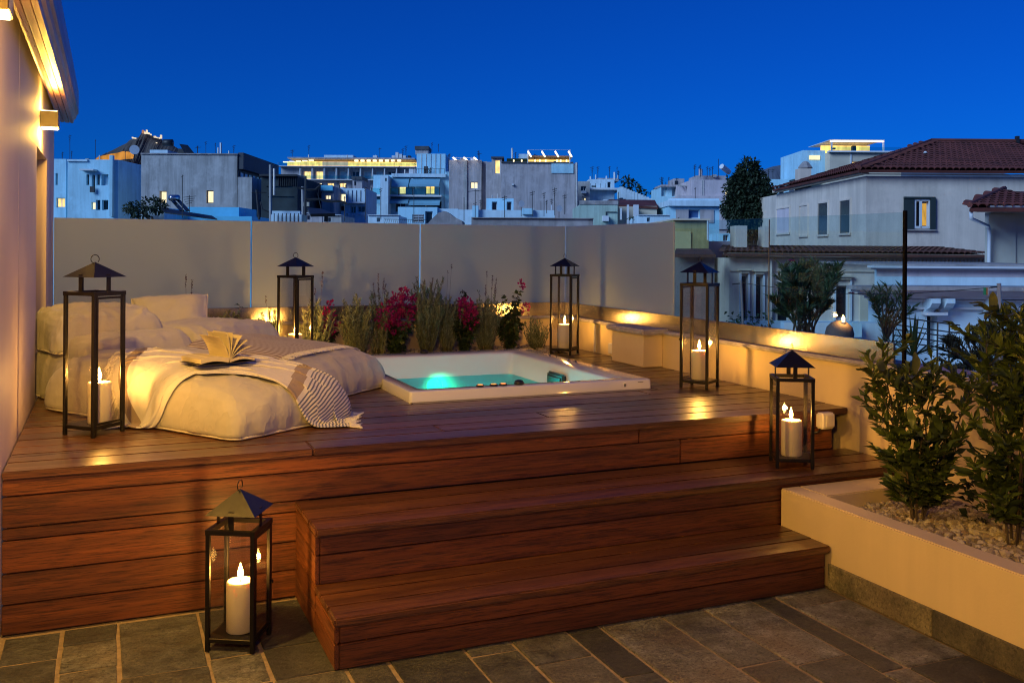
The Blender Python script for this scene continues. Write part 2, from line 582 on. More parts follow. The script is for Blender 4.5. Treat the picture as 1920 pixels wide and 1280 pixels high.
def sconce(y, label, power):
    t = thing('wall_lamp', label, 'wall lamp', (WX, y, 2.33), group='up and down wall lamps along the building')
    MB().box(WX, WX + .105, y - .075, y + .075, 2.335, 2.433).build('lamp_body', brass_plate, t, bevel=0.003)
    MB().box(WX + .008, WX + .097, y - .067, y + .067, 2.331, 2.336).build('diffuser', lamp_lit, t)
    MB().box(WX + .008, WX + .097, y - .067, y + .067, 2.432, 2.437).build('diffuser', lamp_lit, t)
    MB().lathe([(0.004, 0), (0.004, .003)], (0, 0, 0), 8).build('screw', black_iron, t, local=True)
    for z, k in ((2.30, 1.0), (2.468, 0.45)):
        ld = bpy.data.lights.new('lamp_light', 'POINT')
        ld.energy = power * k
        ld.color = (1.0, 0.53, 0.075)
        ld.shadow_soft_size = 0.045
        lo = bpy.data.objects.new('lamp_light', ld)
        C.objects.link(lo)
        lo.parent = t
        lo.location = (0.075, 0, z - 2.33)
    return t


sconce(6.62, 'up and down wall lamp lighting the wall above the recess and the cushions', 22)
sconce(3.42, 'up and down wall lamp under the eave at the top corner of the photo', 185)
sconce(0.22, 'up and down wall lamp added out of view on the plaster wall to brighten the planter', 190)  # unseen lamp added in line with the others, brightens the planter

# ------------------------------------------------------------------ deck
deck = thing('wooden_deck', 'raised platform of reddish brown boards around the sunken white tub', 'deck', (1.8, 4.36, 0))
rb = random.Random(3)


def board(parent, x0, x1, y0, y1, z0, z1, mat=deck_wood, name='board', bev=0.005, seg=2):
    return MB().box(x0, x1, y0, y1, z0, z1).build(name, mat, parent, bevel=bev, seg=seg)


ys = [4.356, 4.539] + [4.539 + 0.1665 * i for i in range(1, 23)]
TX0, TX1, TY0, TY1 = 1.66, 3.345, 5.45, 7.50
for i, (a, b) in enumerate(zip(ys, ys[1:])):
    y0, y1 = (a, b - .005)
    z1 = DK + rb.uniform(-.0008, .0008)
    th = .022 if i else .034
    if y1 < TY0:
        cut = rb.uniform(0.6, 3.2) if i else 0.87
        board(deck, WX + .004, cut - .0015, y0, y1, DK - th, z1)
        board(deck, cut + .0015, 4.012, y0, y1, DK - th, z1)
    elif y0 < TY1 - 0.03:
        b0, b1 = (max(y0, TY0) if y1 - y0 > .1 and y0 < TY0 < y1 else y0), y1
        if y0 < TY0: board(deck, TX0, TX1, y0, TY0 - .002, DK - th, z1)
        board(deck, WX + .004, TX0 - .002, y0, y1, DK - th, z1)
        board(deck, TX1 + .002, 4.012, y0, y1, DK - th, z1)
    elif y0 < 8.15:
        board(deck, WX + .004, 1.08, y0, y1, DK - th, z1)
        board(deck, 3.76, 4.012, y0, y1, DK - th, z1)
# front face: boards with a dark gap between them
for z0, z1 in ((0.006, .125), (.130, .253), (.258, .388), (.393, .438), (.443, .568), (.573, DK - .036)):
    if z1 > .45:
        c = rb.choice([1.9, 2.6]) if z1 > .6 else 2.86
        board(deck, WX + .004, c - .001, 4.368, 4.39, z0, z1, riser_wood, 'fascia_board', .004)
        board(deck, c + .001, 3.905, 4.368, 4.39, z0, z1, riser_wood, 'fascia_board', .004)
    else:
        board(deck, WX + .004, 0.86, 4.368, 4.39, z0, z1, riser_wood, 'fascia_board', .004)
for k in range(6):
    board(deck, 3.885, 3.906, 4.395, 4.9, .10 + .09 * k, .185 + .09 * k, side_wood, 'end_board', .003)
MB().box(WX + .02, 3.88, 4.395, 4.40, 0.004, DK - .04).build('backing', black_plastic, deck)
MB().box(WX + .02, 3.98, 4.42, 5.43, DK - .05, DK - .03).build('gap_light_block', black_plastic, deck)  # solid dark slab under the boards, added to block light in the gaps

# ------------------------------------------------------------------ steps
steps = thing('deck_steps', 'two broad wooden steps leading from the stone floor up to the deck', 'steps', (1.98, 3.53, 0))
SX0 = 0.812


def tread(x0, x1, y0, y1, ztop, rows):
    e = [y0] + [y0 + (y1 - y0) * k / rows for k in range(1, rows)] + [y1]
    for i, (a, b) in enumerate(zip(e, e[1:])):
        board(steps, x0, x1, a, b - .004, ztop - (.034 if i == 0 else .024), ztop, deck_wood, 'tread_board', .007 if i == 0 else .004)


tread(SX0 - .022, 3.158, 3.532, 3.936, .203, 3)
tread(SX0 - .022, 4.00, 3.892, 4.366, .440, 3)
for z0, z1 in ((.004, .098), (.103, .168)):
    board(steps, SX0 + .002, 3.136, 3.55, 3.572, z0, z1, riser_wood, 'riser_board', .003)
for z0, z1 in ((.205, .322), (.327, .405)):
    board(steps, SX0 + .002, 3.98, 3.915, 3.937, z0, z1, riser_wood, 'riser_board', .003)
# stepped side cladding
for z0, z1 in ((.004, .098), (.103, .166)):
    board(steps, SX0 - .018, SX0, 3.55, 3.912, z0, z1, side_wood, 'side_board', .003)
for z0, z1 in ((.004, .098), (.103, .20), (.205, .322), (.327, .404)):
    board(steps, SX0 - .018, SX0, 3.916, 4.364, z0, z1, side_wood, 'side_board', .003)

# ------------------------------------------------------------------ parapet and back wall
para = thing('parapet_wall', 'low cream parapet wall with rough stone capping and a brushed steel band along the right of the deck', 'wall', (PX, 4, 0))
MB().box(PX, PX + .22, -1.5, BY + .24, 0, .93).build('wall', cream_plaster, para)
nn = random.Random(2)


def slab(parent, x0, x1, y0, y1, z0, z1, name='capping'):
    return MB().box(x0, x1, y0, y1, z0, z1).build(name, cap_stone, parent, bevel=.011, seg=3)


for a, b in ((-1.5, 0.2), (.203, 1.9), (1.903, 3.4), (3.403, 4.9), (4.903, 6.35), (6.95, BY - .02)):
    slab(para, PX - .032, PX + .25, a, b, .931, .962)
slab(para, PX - .032 - .18, PX + .25, 6.353, 6.947, .931, .975)
pier = MB().box(3.842, PX - .001, 6.40, 6.90, DK + .001, .930).build('pier', cream_plaster, para, bevel=.004)
steel = plain('brushed_steel', (0.36, 0.33, 0.31), 0.22, metal=0.9, var=0.12, scale=1.2)
_t, _b, _ = nt(steel)
_b.inputs['Anisotropic'].default_value = 0.6
bump(_t, _b, noise_node(_t, coords(_t, (3, 3, 400)), 1.0, 2), 0.12, 0.002)
band = MB().box(PX + .025, PX + .040, 4.04, BY - .002, .963, 1.086)
band.build('steel_band', steel, para, bevel=.002)
MB().box(PX - .016, PX - .001, 7.50, 7.53, DK + .002, .93).build('conduit', white_plastic, para, bevel=.004)
MB().box(PX - .05, PX - .001, 7.12, 7.20, .70, .79).build('socket', white_plastic, para, bevel=.006)
MB().box(PX - .052, PX - .001, 7.08, 7.10, .685, .80).build('cable_clip', black_plastic, para, bevel=.003)

back = thing('back_wall', 'low plaster wall behind the flower bed carrying the steel strip of the frosted screens', 'wall', (1.8, BY, 0))
MB().box(WX + .002, PX - .002, BY - .02, BY + .2, 0, .93).build('wall', cream_plaster, back)
for a, b in ((WX + .002, 1.2), (1.203, 2.7), (2.703, PX - .036)):
    slab(back, a, b, BY - .05, BY + .22, .931, .960)
MB().box(WX + .002, PX + .023, BY - .018, BY - .004, .962, 1.088).build('steel_band', steel, back, bevel=.002)

# ------------------------------------------------------------------ glass screens
frost = bpy.data.materials.new('frosted_glass')
t, b, o = nt(frost)
b.inputs['Base Color'].default_value = (0.40, 0.50, 0.49, 1)
b.inputs['Roughness'].default_value = 0.5
b.inputs['Coat Weight'].default_value = 0.55
b.inputs['Coat Roughness'].default_value = 0.03
tl = t.nodes.new('ShaderNodeBsdfTranslucent'); tl.inputs['Color'].default_value = (1.0, 1.0, 0.84, 1)
mx = t.nodes.new('ShaderNodeMixShader'); mx.inputs['Fac'].default_value = 0.6
t.links.new(b.outputs[0], mx.inputs[1]); t.links.new(tl.outputs[0], mx.inputs[2]); t.links.new(mx.outputs[0], o.inputs['Surface'])
GT = 1.815
for x0, x1, lab in ((WX + .004, 1.101, 'frosted grey glass screen at the end beside the building wall'),
                    (1.114, 2.587, 'middle frosted grey glass screen of the back row'),
                    (2.600, PX + .03, 'frosted grey glass screen running into the corner behind the lantern by the parapet')):
    p = MB().box(x0, x1, BY, BY + .014, .966, GT).build('glass_screen', frost, None, bevel=.002)
    tag(p, lab, 'glass screen', 'frosted glass screens')
p = MB().box(PX + .044, PX + .058, 6.322, BY + .012, .966, GT).build('glass_screen', frost, None, bevel=.002)
tag(p, 'frosted glass screen on the parapet showing a faint mirrored lantern', 'glass screen', 'frosted glass screens')
for y0, y1, lab in ((5.168, 6.310, 'clear glass panel next to the frosted screen on the parapet'), (4.005, 5.156, 'clear glass panel beside the thin black post')):
    p = MB().box(PX + .044, PX + .056, y0, y1, .966, GT).build('clear_screen', rail_glass, None)
    tag(p, lab, 'glass screen', 'clear glass screens')
p = MB().box(PX + .040, PX + .060, 3.978, 3.998, .965, GT + .01).build('glass_post', plain('matt_black', (.004, .004, .005), .8, var=.1, spec=.1), None, bevel=.003)
tag(p, 'thin black post at the end of the clear glass on the parapet', 'post')
p = MB().box(PX + .046, PX + .052, 5.159, 5.165, .965, GT - .01).build('glass_post', plain('grey_joint', (.12, .13, .14), .4), None)
tag(p, 'slim grey joint post between the two clear glass panels', 'post')

# ------------------------------------------------------------------ planter on the right
plw = thing('planter', 'cream plastered planter box with a slate skirting, holding two bay shrubs', 'planter', (3.16, 2.5, 0))
pl = MB()
PZ = .389
X0, X1, Y1 = 3.16, 3.275, 3.905
pl.box(X0, X1, -1.5, Y1, 0, PZ)
pl.box(X1, PX - .002, 3.70, Y1, 0, PZ)
pl.build('wall', cream_plaster, plw, bevel=.006, seg=2)
y = 3.545
for L in (.62, .60, .61, .6, .6, .6):
    MB().box(X0 - .014, X0 - .001, y - L + .004, y, .002, .118).build('skirting_tile', skirt_m, plw, bevel=.003)
    y -= L
MB().box(X1, PX - .002, -1.5, 3.70, .0, .29).build('soil', plain('dark_soil', (.03, .022, .015), .95, var=.3, scale=20), plw)

# ------------------------------------------------------------------ switch box
sb = thing('switch_box', 'small white weatherproof switch box on the deck edge beside the short lantern', 'switch', (3.85, 4.36, .58))
MB().box(3.778, 3.872, 4.305, 4.366, .572, .664).build('housing', white_plastic, sb, bevel=.009, seg=3)
MB().box(3.800, 3.862, 4.296, 4.306, .584, .652).build('rocker', plain('switch_rocker', (.66, .62, .55), .35, var=.03), sb, bevel=.004, seg=2)
MB().tube([(3.80, 4.345, .574), (3.79, 4.352, .55), (3.76, 4.36, .545)], .006, 6).build('cable', black_plastic, sb, smooth=True)

# ------------------------------------------------------------------ tub
tub = thing('hot_tub', 'white acrylic hot tub sunk in the deck with lit turquoise water', 'hot tub', (2.5, 6.5, DK))
bm = bmesh.new()
RZ = DK + .062


def ring(x0, x1, y0, y1, z, r, n=5):
    pts = []
    for cx, cyy, a0 in ((x1 - r, y1 - r, 0), (x0 + r, y1 - r, 90), (x0 + r, y0 + r, 180), (x1 - r, y0 + r, 270)):
        for k in range(n + 1):
            a = math.radians(a0 + 90 * k / n)
            pts.append((cx + r * math.cos(a), cyy + r * math.sin(a), z))
    return [bm.verts.new(Vector(p) - Vector((2.5, 6.5, DK))) for p in pts]


rings = [ring(TX0 + .002, TX1 - .002, TY0 + .002, TY1 - .002, DK - .02, .02), ring(TX0 + .004, TX1 - .004, TY0 + .004, TY1 - .004, RZ - .012, .022),
         ring(TX0 + .008, TX1 - .008, TY0 + .008, TY1 - .008, RZ - .003, .022), ring(TX0 + .018, TX1 - .018, TY0 + .018, TY1 - .018, RZ, .022),
         ring(1.745, 3.108, 5.535, 7.268, RZ, .05), ring(1.757, 3.096, 5.547, 7.256, RZ - .006, .05), ring(1.763, 3.090, 5.553, 7.250, RZ - .018, .05),
         ring(1.81, 3.05, 5.60, 7.20, .40, .09), ring(1.85, 3.0, 5.64, 7.15, .05, .12), ring(1.95, 2.9, 5.74, 7.05, .0, .12)]
for a, b2 in zip(rings, rings[1:]):
    n = len(a)
    for i in range(n): bm.faces.new((a[i], a[(i + 1) % n], b2[(i + 1) % n], b2[i]))
bm.faces.new(rings[-1])
bmesh.ops.recalc_face_normals(bm, faces=bm.faces)
me = bpy.data.meshes.new('shell'); bm.to_mesh(me); bm.free()
link_mesh('shell', me, white_gel, tub, smooth=True)
for p in me.polygons: p.use_smooth = True
try: me.set_sharp_from_angle(angle=math.radians(40))
except Exception: pass

water_m = bpy.data.materials.new('tub_water')
t, b, o = nt(water_m)
t.nodes.remove(b)
tr = t.nodes.new('ShaderNodeBsdfTransparent'); tr.inputs['Color'].default_value = (0.13, 0.92, 0.90, 1)
gl = t.nodes.new('ShaderNodeBsdfGlossy'); gl.inputs['Roughness'].default_value = 0.04
fr = t.nodes.new('ShaderNodeFresnel'); fr.inputs['IOR'].default_value = 1.33
bn = t.nodes.new('ShaderNodeBump'); bn.inputs['Strength'].default_value = .5; bn.inputs['Distance'].default_value = .03
t.links.new(noise_node(t, coords(t), 7, 3), bn.inputs['Height'])
t.links.new(bn.outputs[0], gl.inputs['Normal'])
mu = t.nodes.new('ShaderNodeMath'); mu.operation = 'MULTIPLY'; mu.inputs[1].default_value = .55
t.links.new(fr.outputs[0], mu.inputs[0])
mx = t.nodes.new('ShaderNodeMixShader')
t.links.new(mu.outputs[0], mx.inputs['Fac']); t.links.new(tr.outputs[0], mx.inputs[1]); t.links.new(gl.outputs[0], mx.inputs[2])
t.links.new(mx.outputs[0], o.inputs['Surface'])
wm = MB()
WZ = .565
n = 24
vs = [(1.775 + (3.08 - 1.775) * i / n, 5.56 + (7.24 - 5.56) * j / n, WZ + .003 * noise.noise((i * .4, j * .4, 1))) for j in range(n + 1) for i in range(n + 1)]
fs = [(j * (n + 1) + i, j * (n + 1) + i + 1, (j + 1) * (n + 1) + i + 1, (j + 1) * (n + 1) + i) for j in range(n) for i in range(n)]
wm.add(vs, fs).build('water', water_m, tub, smooth=True, kind='stuff')
MB(Matrix.Translation((2.40, 7.205, .50)) @ Matrix.Rotation(math.pi / 2 + .14, 4, 'X')).lathe([(.062, -.01), (.062, .006), (.05, .012)], n=20).build(
    'underwater_lamp', emit('underwater_lamp_glow', (.03, 1.0, .55), 2.5), tub)
for loc, aim, e, colr in (((2.42, 7.10, .553), (2.46, 7.25, .42), 4.5, (.02, 1.0, .45)), ((2.40, 7.0, .50), (2.45, 5.9, .0), 60, (.02, .85, .9))):
    ld = bpy.data.lights.new('tub_light', 'SPOT'); ld.energy = e; ld.color = colr; ld.shadow_soft_size = .04
    ld.spot_size = math.radians(112); ld.spot_blend = .5
    lo = bpy.data.objects.new('tub_light', ld); C.objects.link(lo); lo.parent = tub
    lo.location = Vector(loc) - Vector((2.5, 6.5, DK))
    lo.rotation_euler = (Vector(aim) - Vector(loc)).to_track_quat('-Z', 'Y').to_euler()
# headrest / filter cover on the inner side wall
sk = MB().box(3.045, 3.080, 6.20, 6.47, .552, .680).build('filter_cover', plain('dark_filter_plastic', (.03, .032, .036), .4, var=.1), tub, bevel=.012, seg=3)
MB().box(3.035, 3.046, 6.225, 6.445, .572, .655).build('filter_opening', black_plastic, sk, bevel=.004)
# controls on the front rim
orange = emit('orange_button_glow', (1.0, .28, .05), 2.2)
for x in (2.135, 2.225, 2.29):
    bt = MB().lathe([(.026, 0), (.028, .006), (.022, .012)], (x, 5.505, RZ), 16).build('control_button', black_plastic, tub)
    MB().lathe([(.017, 0), (.017, .0135)], (x, 5.505, RZ), 14).build('button_light', orange, bt)
MB().lathe([(.030, 0), (.034, .010), (.024, .026), (.012, .030)], (2.40, 5.51, RZ), 18).build('control_knob', black_plastic, tub, smooth=True)
MB().lathe([(.034, 0), (.038, .014), (.02, .03)], (2.38, 7.40, RZ), 18).build('air_knob', black_plastic, tub, smooth=True)
MB().box(3.235, 3.275, TY0 + .0005, TY0 + .003, RZ - .020, RZ - .016).build('badge', grey_plastic, tub)
MB().box(3.13, 3.145, TY0 + .0005, TY0 + .003, DK + .018, DK + .038).build('badge', grey_plastic, tub)

# ================================================================== lanterns
wax = bpy.data.materials.new('ivory_wax')
t, b, o = nt(wax)
b.inputs['Base Color'].default_value = (0.86, 0.78, 0.62, 1)
b.inputs['Roughness'].default_value = 0.45
b.inputs['Subsurface Weight'].default_value = 0.2
b.inputs['Subsurface Radius'].default_value = (0.035, 0.028, 0.015)
b.inputs['Subsurface Scale'].default_value = 0.6
flame_m = emit('flame', (1.0, 0.60, 0.14), 22)
_t = flame_m.node_tree
_e = [n for n in _t.nodes if n.type == 'EMISSION'][0]; _o = [n for n in _t.nodes if n.type == 'OUTPUT_MATERIAL'][0]
_tr = _t.nodes.new('ShaderNodeBsdfTransparent'); _ad = _t.nodes.new('ShaderNodeAddShader')      # a flame does not block light
_t.links.new(_e.outputs[0], _ad.inputs[0]); _t.links.new(_tr.outputs[0], _ad.inputs[1]); _t.links.new(_ad.outputs[0], _o.inputs['Surface'])


def lantern(h, zr, za, label, name='lantern'):
    """square iron lantern: h body height, zr eave of the roof, za its tip."""
    t = thing(name, label, 'lantern')
    a, p = .1, .0085
    for sx in (-1, 1):
        for sy in (-1, 1):
            cx, cyy = sx * (a - p), sy * (a - p)
            MB().box(cx - p, cx + p, cyy - p, cyy + p, 0, h - .004).build('post', black_iron, t, bevel=.0015)
    f = MB()
    for s in (-1, 1):
        f.box(-a - .001, a + .001, s * (a - p) - p - .001, s * (a - p) + p + .001, h - .020, h)
        f.box(s * (a - p) - p - .001, s * (a - p) + p + .001, -a + .016, a - .016, h - .019, h - .001)
    f.build('top_frame', black_iron, t)
    MB().box(-a + .003, a - .003, -a + .003, a - .003, .034, .052).build('base_tray', black_iron, t, bevel=.002)
    g = .002
    for k in range(4):
        m = Matrix.Rotation(k * math.pi / 2, 4, 'Z')
        MB().box(-a + .017, a - .017, -a + .007, -a + .007 + g, .053, h - .021, m).build('pane', lantern_glass, t)
        mb = MB().box(-.011, .011, -a + .010, -a + .014, h - .001, zr + .014, m)
        mb.build('roof_support', black_iron, t)
    # door frame set inside one side, with its latch
    d = MB()
    for x in (-a + .0235, a - .0235): d.box(x - .0055, x + .0055, -a + .000, -a + .006, .056, h - .024)
    for z in (.062, h - .030): d.box(-a + .029, a - .029, -a + .0005, -a + .0055, z - .0055, z + .0055)
    df = d.build('door_frame', black_iron, t)
    MB().box(a - .022, a - .008, -a - .010, -a + .001, h * .45, h * .45 + .014).build('latch', black_iron, df, bevel=.002)
    r, th = .103, .004
    out = [(-r, -r, zr), (r, -r, zr), (r, r, zr), (-r, r, zr), (0, 0, za)]
    inn = [(x * .97, y * .97, z) for x, y, z in out[:4]] + [(0, 0, za - .012)]
    mb = MB()
    mb.add(out + inn, [(0, 1, 4), (1, 2, 4), (2, 3, 4), (3, 0, 4), (6, 5, 9), (7, 6, 9), (8, 7, 9), (5, 8, 9),
                       (1, 0, 5, 6), (2, 1, 6, 7), (3, 2, 7, 8), (0, 3, 8, 5)])
    rf = mb.build('roof', roof_iron, t)
    ringp = [(0.026 * math.cos(w), 0, za + .014 + .021 * math.sin(w)) for w in [2 * math.pi * k / 20 - .7 for k in range(18)]]
    MB().tube(ringp, .0022, 6).build('ring_handle', black_iron, rf, smooth=True)
    return t


def candle(label):
    t = thing('pillar_candle', label, 'candle', group='ivory pillar candles inside the lanterns')
    MB().lathe([(.052, 0), (.055, .004), (.055, .192), (.053, .199), (.046, .201), (.03, .197), (.012, .193), (.002, .193)], n=32).build('wax', wax, t, smooth=True)
    MB().tube([(0, 0, .192), (.001, 0, .205), (.003, .001, .212)], .0016, 5).build('wick', black_plastic, t)
    MB().lathe([(.001, .206), (.006, .211), (.0105, .222), (.0115, .231), (.009, .245), (.0045, .26), (.001, .272)], n=14).build('flame', flame_m, t, smooth=True)
    ld = bpy.data.lights.new('candle_light', 'POINT')
    ld.energy = 19
    ld.color = (1.0, 0.47, 0.085)
    ld.shadow_soft_size = .014
    lo = bpy.data.objects.new('candle_light', ld); C.objects.link(lo); lo.parent = t
    lo.location = (0, 0, .238)
    return t


tall0 = lantern(.700, .770, .843, '')
low0 = lantern(.480, .537, .622, '')
cand0 = candle('')
spots = [
    (tall0, (-.060, 5.105, DK), 44, 'tall black iron lantern by the plaster wall in front of the pale cushions', (.024, -.011)),
    (tall0, (1.36, 7.55, DK), 38, 'tall black iron lantern half hidden behind the cushions among the lavender', (.0, .0)),
    (tall0, (3.665, 5.375, DK), 33, 'tall black iron lantern right of the hot tub near the plastered pier', (.0, .0)),
    (tall0, (3.70, 7.50, DK), 42, 'tall black iron lantern in the far corner behind the hot tub', (.0, .0)),
    (low0, (.495, 3.955, 0), 61, 'short black iron lantern on the stone floor against the deck front', (.004, -.004)),
    (low0, (3.408, 4.125, .440), 62, 'short black iron lantern on the upper step near the bay shrubs', (.0, .0)),
]
wherec = ['pillar candle burning in the tall lantern beside the plaster wall', 'pillar candle burning in the tall lantern behind the cushions',
          'pillar candle burning in the tall lantern near the pier', 'pillar candle burning in the tall lantern of the far corner',
          'pillar candle burning in the short lantern on the stone floor', 'pillar candle burning in the short lantern on the upper step']
seen = set()
for k, (src, loc, ang, lab, off) in enumerate(spots):
    L = src if src.name not in seen else copy_tree(src)
    seen.add(src.name)
    L.location = loc
    L.rotation_euler = (0, 0, math.radians(ang + (180 if k in (2,) else 0)))
    tag(L, lab, 'lantern', 'black iron lanterns with candles')
    c = cand0 if k == 0 else copy_tree(cand0)
    c.location = (loc[0] + off[0], loc[1] + off[1], loc[2] + .0525)
    c.rotation_euler = (0, 0, R.uniform(0, 6))
    c['label'] = wherec[k]
    c.scale = (1, 1, (1.0, .93, .97, 1.04, 1.0, .95)[k])
    for ch in c.children:
        if ch.name.startswith('flame'):
            ch.rotation_euler = (R.uniform(-.012, .012), R.uniform(-.012, .012), 0)
            ch.scale = (R.uniform(.9, 1.15),) * 2 + (1,)
    if k == 1:                                   # light of the first candle dimmed to keep the throw from clipping
        for ch in cand0.children:
            if ch.type == 'LIGHT':
                ch.data = ch.data.copy(); ch.data.energy = 8.0

# ================================================================== cushions
linen = fabric('natural_linen', (0.50, 0.475, 0.44))
linen_pale = fabric('pale_linen', (0.54, 0.52, 0.485))
piping_m = fabric('piping_cord', (0.68, 0.62, 0.52), weave=200)

W_ = np.array([0, .12, .25, .42, .58, .72, .83, .91, .96, 1.0])
SC = np.array([1.0, 1.007, 1.012, 1.0, .972, .908, .785, .57, .34, 0.0])
ZZ = np.array([.03, .16, .32, .51, .68, .82, .91, .967, .99, 1.0])
PP = np.array([18, 16, 13.5, 11, 8.5, 6.4, 4.9, 3.7, 2.9, 2.4])


class Cushion:
    def __init__(self, c, ang, hw, hl, H, z0=DK, hvar=None):
        self.c = np.array(c); a = math.radians(ang)
        self.e = np.array([math.cos(a), math.sin(a)]); self.n = np.array([-math.sin(a), math.cos(a)])
        self.hw, self.hl, self.H, self.z0 = hw, hl, H, z0
        self.hvar = hvar or (lambda s, t: 1.0 + 0 * s)

    def local(self, x, y):
        dx, dy = x - self.c[0], y - self.c[1]
        return (dx * self.e[0] + dy * self.e[1]) / self.hw, (dx * self.n[0] + dy * self.n[1]) / self.hl

    def height(self, x, y):
        s, t = self.local(x, y)
        s, t = np.abs(s) + 1e-6, np.abs(t) + 1e-6
        ws = np.linspace(.25, .995, 26)
        z = np.full(s.shape, -1.0)
        prev = None
        for w in ws:
            p = np.interp(w, W_, PP); sc = np.interp(w, W_, SC)
            m = np.maximum(s, t)
            val = m * ((s / m) ** p + (t / m) ** p) ** (1 / p) / sc
            zz = np.interp(w, W_, ZZ)
            if prev is not None:
                pv, pz = prev
                hit = (pv <= 1) & (val > 1)
                fr = np.where(hit, (1 - pv) / np.maximum(val - pv, 1e-6), 0)
                z = np.where(hit, pz + fr * (zz - pz), z)
                if w == ws[-1]: z = np.where(val <= 1, zz, z)
            prev = (val, zz)
        s2, t2 = self.local(x, y)
        return np.where(z > 0, self.z0 + self.H * z * self.hvar(s2, t2), -1)

    def mesh(self, seed, wr=1.0, N=120):
        ws = np.concatenate([np.linspace(0, .5, 12), np.linspace(.55, .985, 22)])
        vs = []
        for w in ws:
            p, sc, zz = np.interp(w, W_, PP), np.interp(w, W_, SC), np.interp(w, W_, ZZ)
            for k in range(N):
                th = 2 * math.pi * (k + .5) / N
                # even spacing round a square outline
                q = (th / (math.pi / 2)) % 4
                i, f = int(q), q - int(q)
                cs = [(1, -1), (1, 1), (-1, 1), (-1, -1), (1, -1)]
                dx = cs[i][0] * (1 - f) + cs[i + 1][0] * f; dy = cs[i][1] * (1 - f) + cs[i + 1][1] * f
                ax, ay = abs(dx) + 1e-9, abs(dy) + 1e-9; m = max(ax, ay)
                nrm = m * ((ax / m) ** p + (ay / m) ** p) ** (1 / p)
                s, t = dx / nrm * sc, dy / nrm * sc
                # gathers running up from the seam, deeper near the corners
                arc = (i + f) * 9.0
                corner = abs(f - .5) * 2
                g = noise.noise((arc * 1.7 + seed, w * 1.6, seed * .7))
                gath = (1 - abs(g) * 2.2) * (1 - w) ** 1.2 * (.25 + 1.25 * corner ** 4)
                lum = noise.noise((s * self.hw * 4.5 + seed, t * self.hl * 4.5, w * 1.2 + seed))
                fine = 1 - 2.6 * abs(noise.noise((s * self.hw * 6.5 + t * 1.5 + seed, t * self.hl * 4 - s * 2, 3.1 + seed)))
                out = wr * (gath * .024 + lum * .014 + max(fine, 0) ** 2.5 * .022 * min(1, (1 - w) * 2 + .35))
                if w < .03: out *= .2
                x = self.c[0] + (s * self.hw) * self.e[0] + (t * self.hl) * self.n[0]
                y = self.c[1] + (s * self.hw) * self.e[1] + (t * self.hl) * self.n[1]
                z = self.z0 + self.H * zz * float(self.hvar(np.array(s), np.array(t)))
                rad = Vector((dx * self.e[0] + dy * self.n[0], dx * self.e[1] + dy * self.n[1], 0)).normalized()
                k2 = min(1, w * 1.25)
                vs.append(Vector((x, y, z)) + rad * out * (1 - k2) + Vector((0, 0, 1)) * out * k2)
        m = len(ws)
        fs = [(i * N + k, i * N + (k + 1) % N, (i + 1) * N + (k + 1) % N, (i + 1) * N + k) for i in range(m - 1) for k in range(N)]
        fs.append(tuple(range((m - 1) * N, m * N)))
        fs.append(tuple(range(N - 1, -1, -1)))
        seam = [vs[k] for k in range(N)] + [vs[0]]
        return vs, fs, seam


def gauss(s, t, a, b, w):
    return np.exp(-((s - a) ** 2 + (t - b) ** 2) / w)


bag1 = Cushion((.438, 5.51), 34, .40, .80, .335, hvar=lambda s, t: .78 + .20 * np.clip((t + 1) / 1.1, 0, 1) + .05 * gauss(s, t, -.2, .5, .2) - .05 * gauss(s, t, .1, .1, .08))
bag2 = Cushion((.826, 6.40), 44, .46, .80, .33, hvar=lambda s, t: .80 + .16 * np.clip((t + 1) / 1.2, 0, 1) + .10 * gauss(s, t, -.1, .35, .2) - .06 * gauss(s, t, .2, -.15, .06))


def floor_cushion(cu, label, seed, name='floor_cushion', cat='floor cushion', mat=linen, wr=1.0, group='pale floor cushions on the deck'):
    t = thing(name, label, cat, (cu.c[0], cu.c[1], cu.z0), group=group)
    vs, fs, seam = cu.mesh(seed, wr)
    MB().add(vs, fs).build('cover', mat, t, smooth=True)
    MB().tube([p + Vector((0, 0, .002)) for p in seam], .0065, 6, cap=False).build('piping', piping_m, t, smooth=True)
    return t


b1 = floor_cushion(bag1, 'long floor cushion with its blunt corner towards the steps under the striped white throw', 3.1)
floor_cushion(bag2, 'long floor cushion beside the hot tub under the finely striped beige throw', 8.4)
head_low = Cushion((-.045, 6.47), 22, .335, .27, .31, hvar=lambda s, t: 1 + 0 * s)
floor_cushion(head_low, 'thick cushion at the wall end carrying the folded bolster', 5.2, wr=1.3)
head_up = Cushion((-.055, 6.53), 20, .325, .25, .29, z0=DK + .275, hvar=lambda s, t: .93 + .07 * t)
hu = floor_cushion(head_up, 'puffy bolster lying on the wall end cushion', 9.9, name='bolster', cat='bolster', mat=linen_pale, wr=1.4)

for (u_, v_, dd_), ang_, hw_, hl_, z_, H_, sd_, lab_ in (
        ((232, 660, 5.85), 30, .33, .26, .895, .185, 12.3, 'flat cushion lying on the rear of the long cushion under the white throw'),
        ((392, 640, 6.45), 42, .38, .30, .90, .20, 17.7, 'flat cushion lying before the leaning pillow behind the beige throw')):
    q_ = sightw(u_, v_, dd_)
    cf_ = Cushion((q_.x, q_.y), ang_, hw_, hl_, H_, z0=z_)
    floor_cushion(cf_, lab_, sd_, name='cushion', cat='cushion', mat=linen_pale, wr=.9)

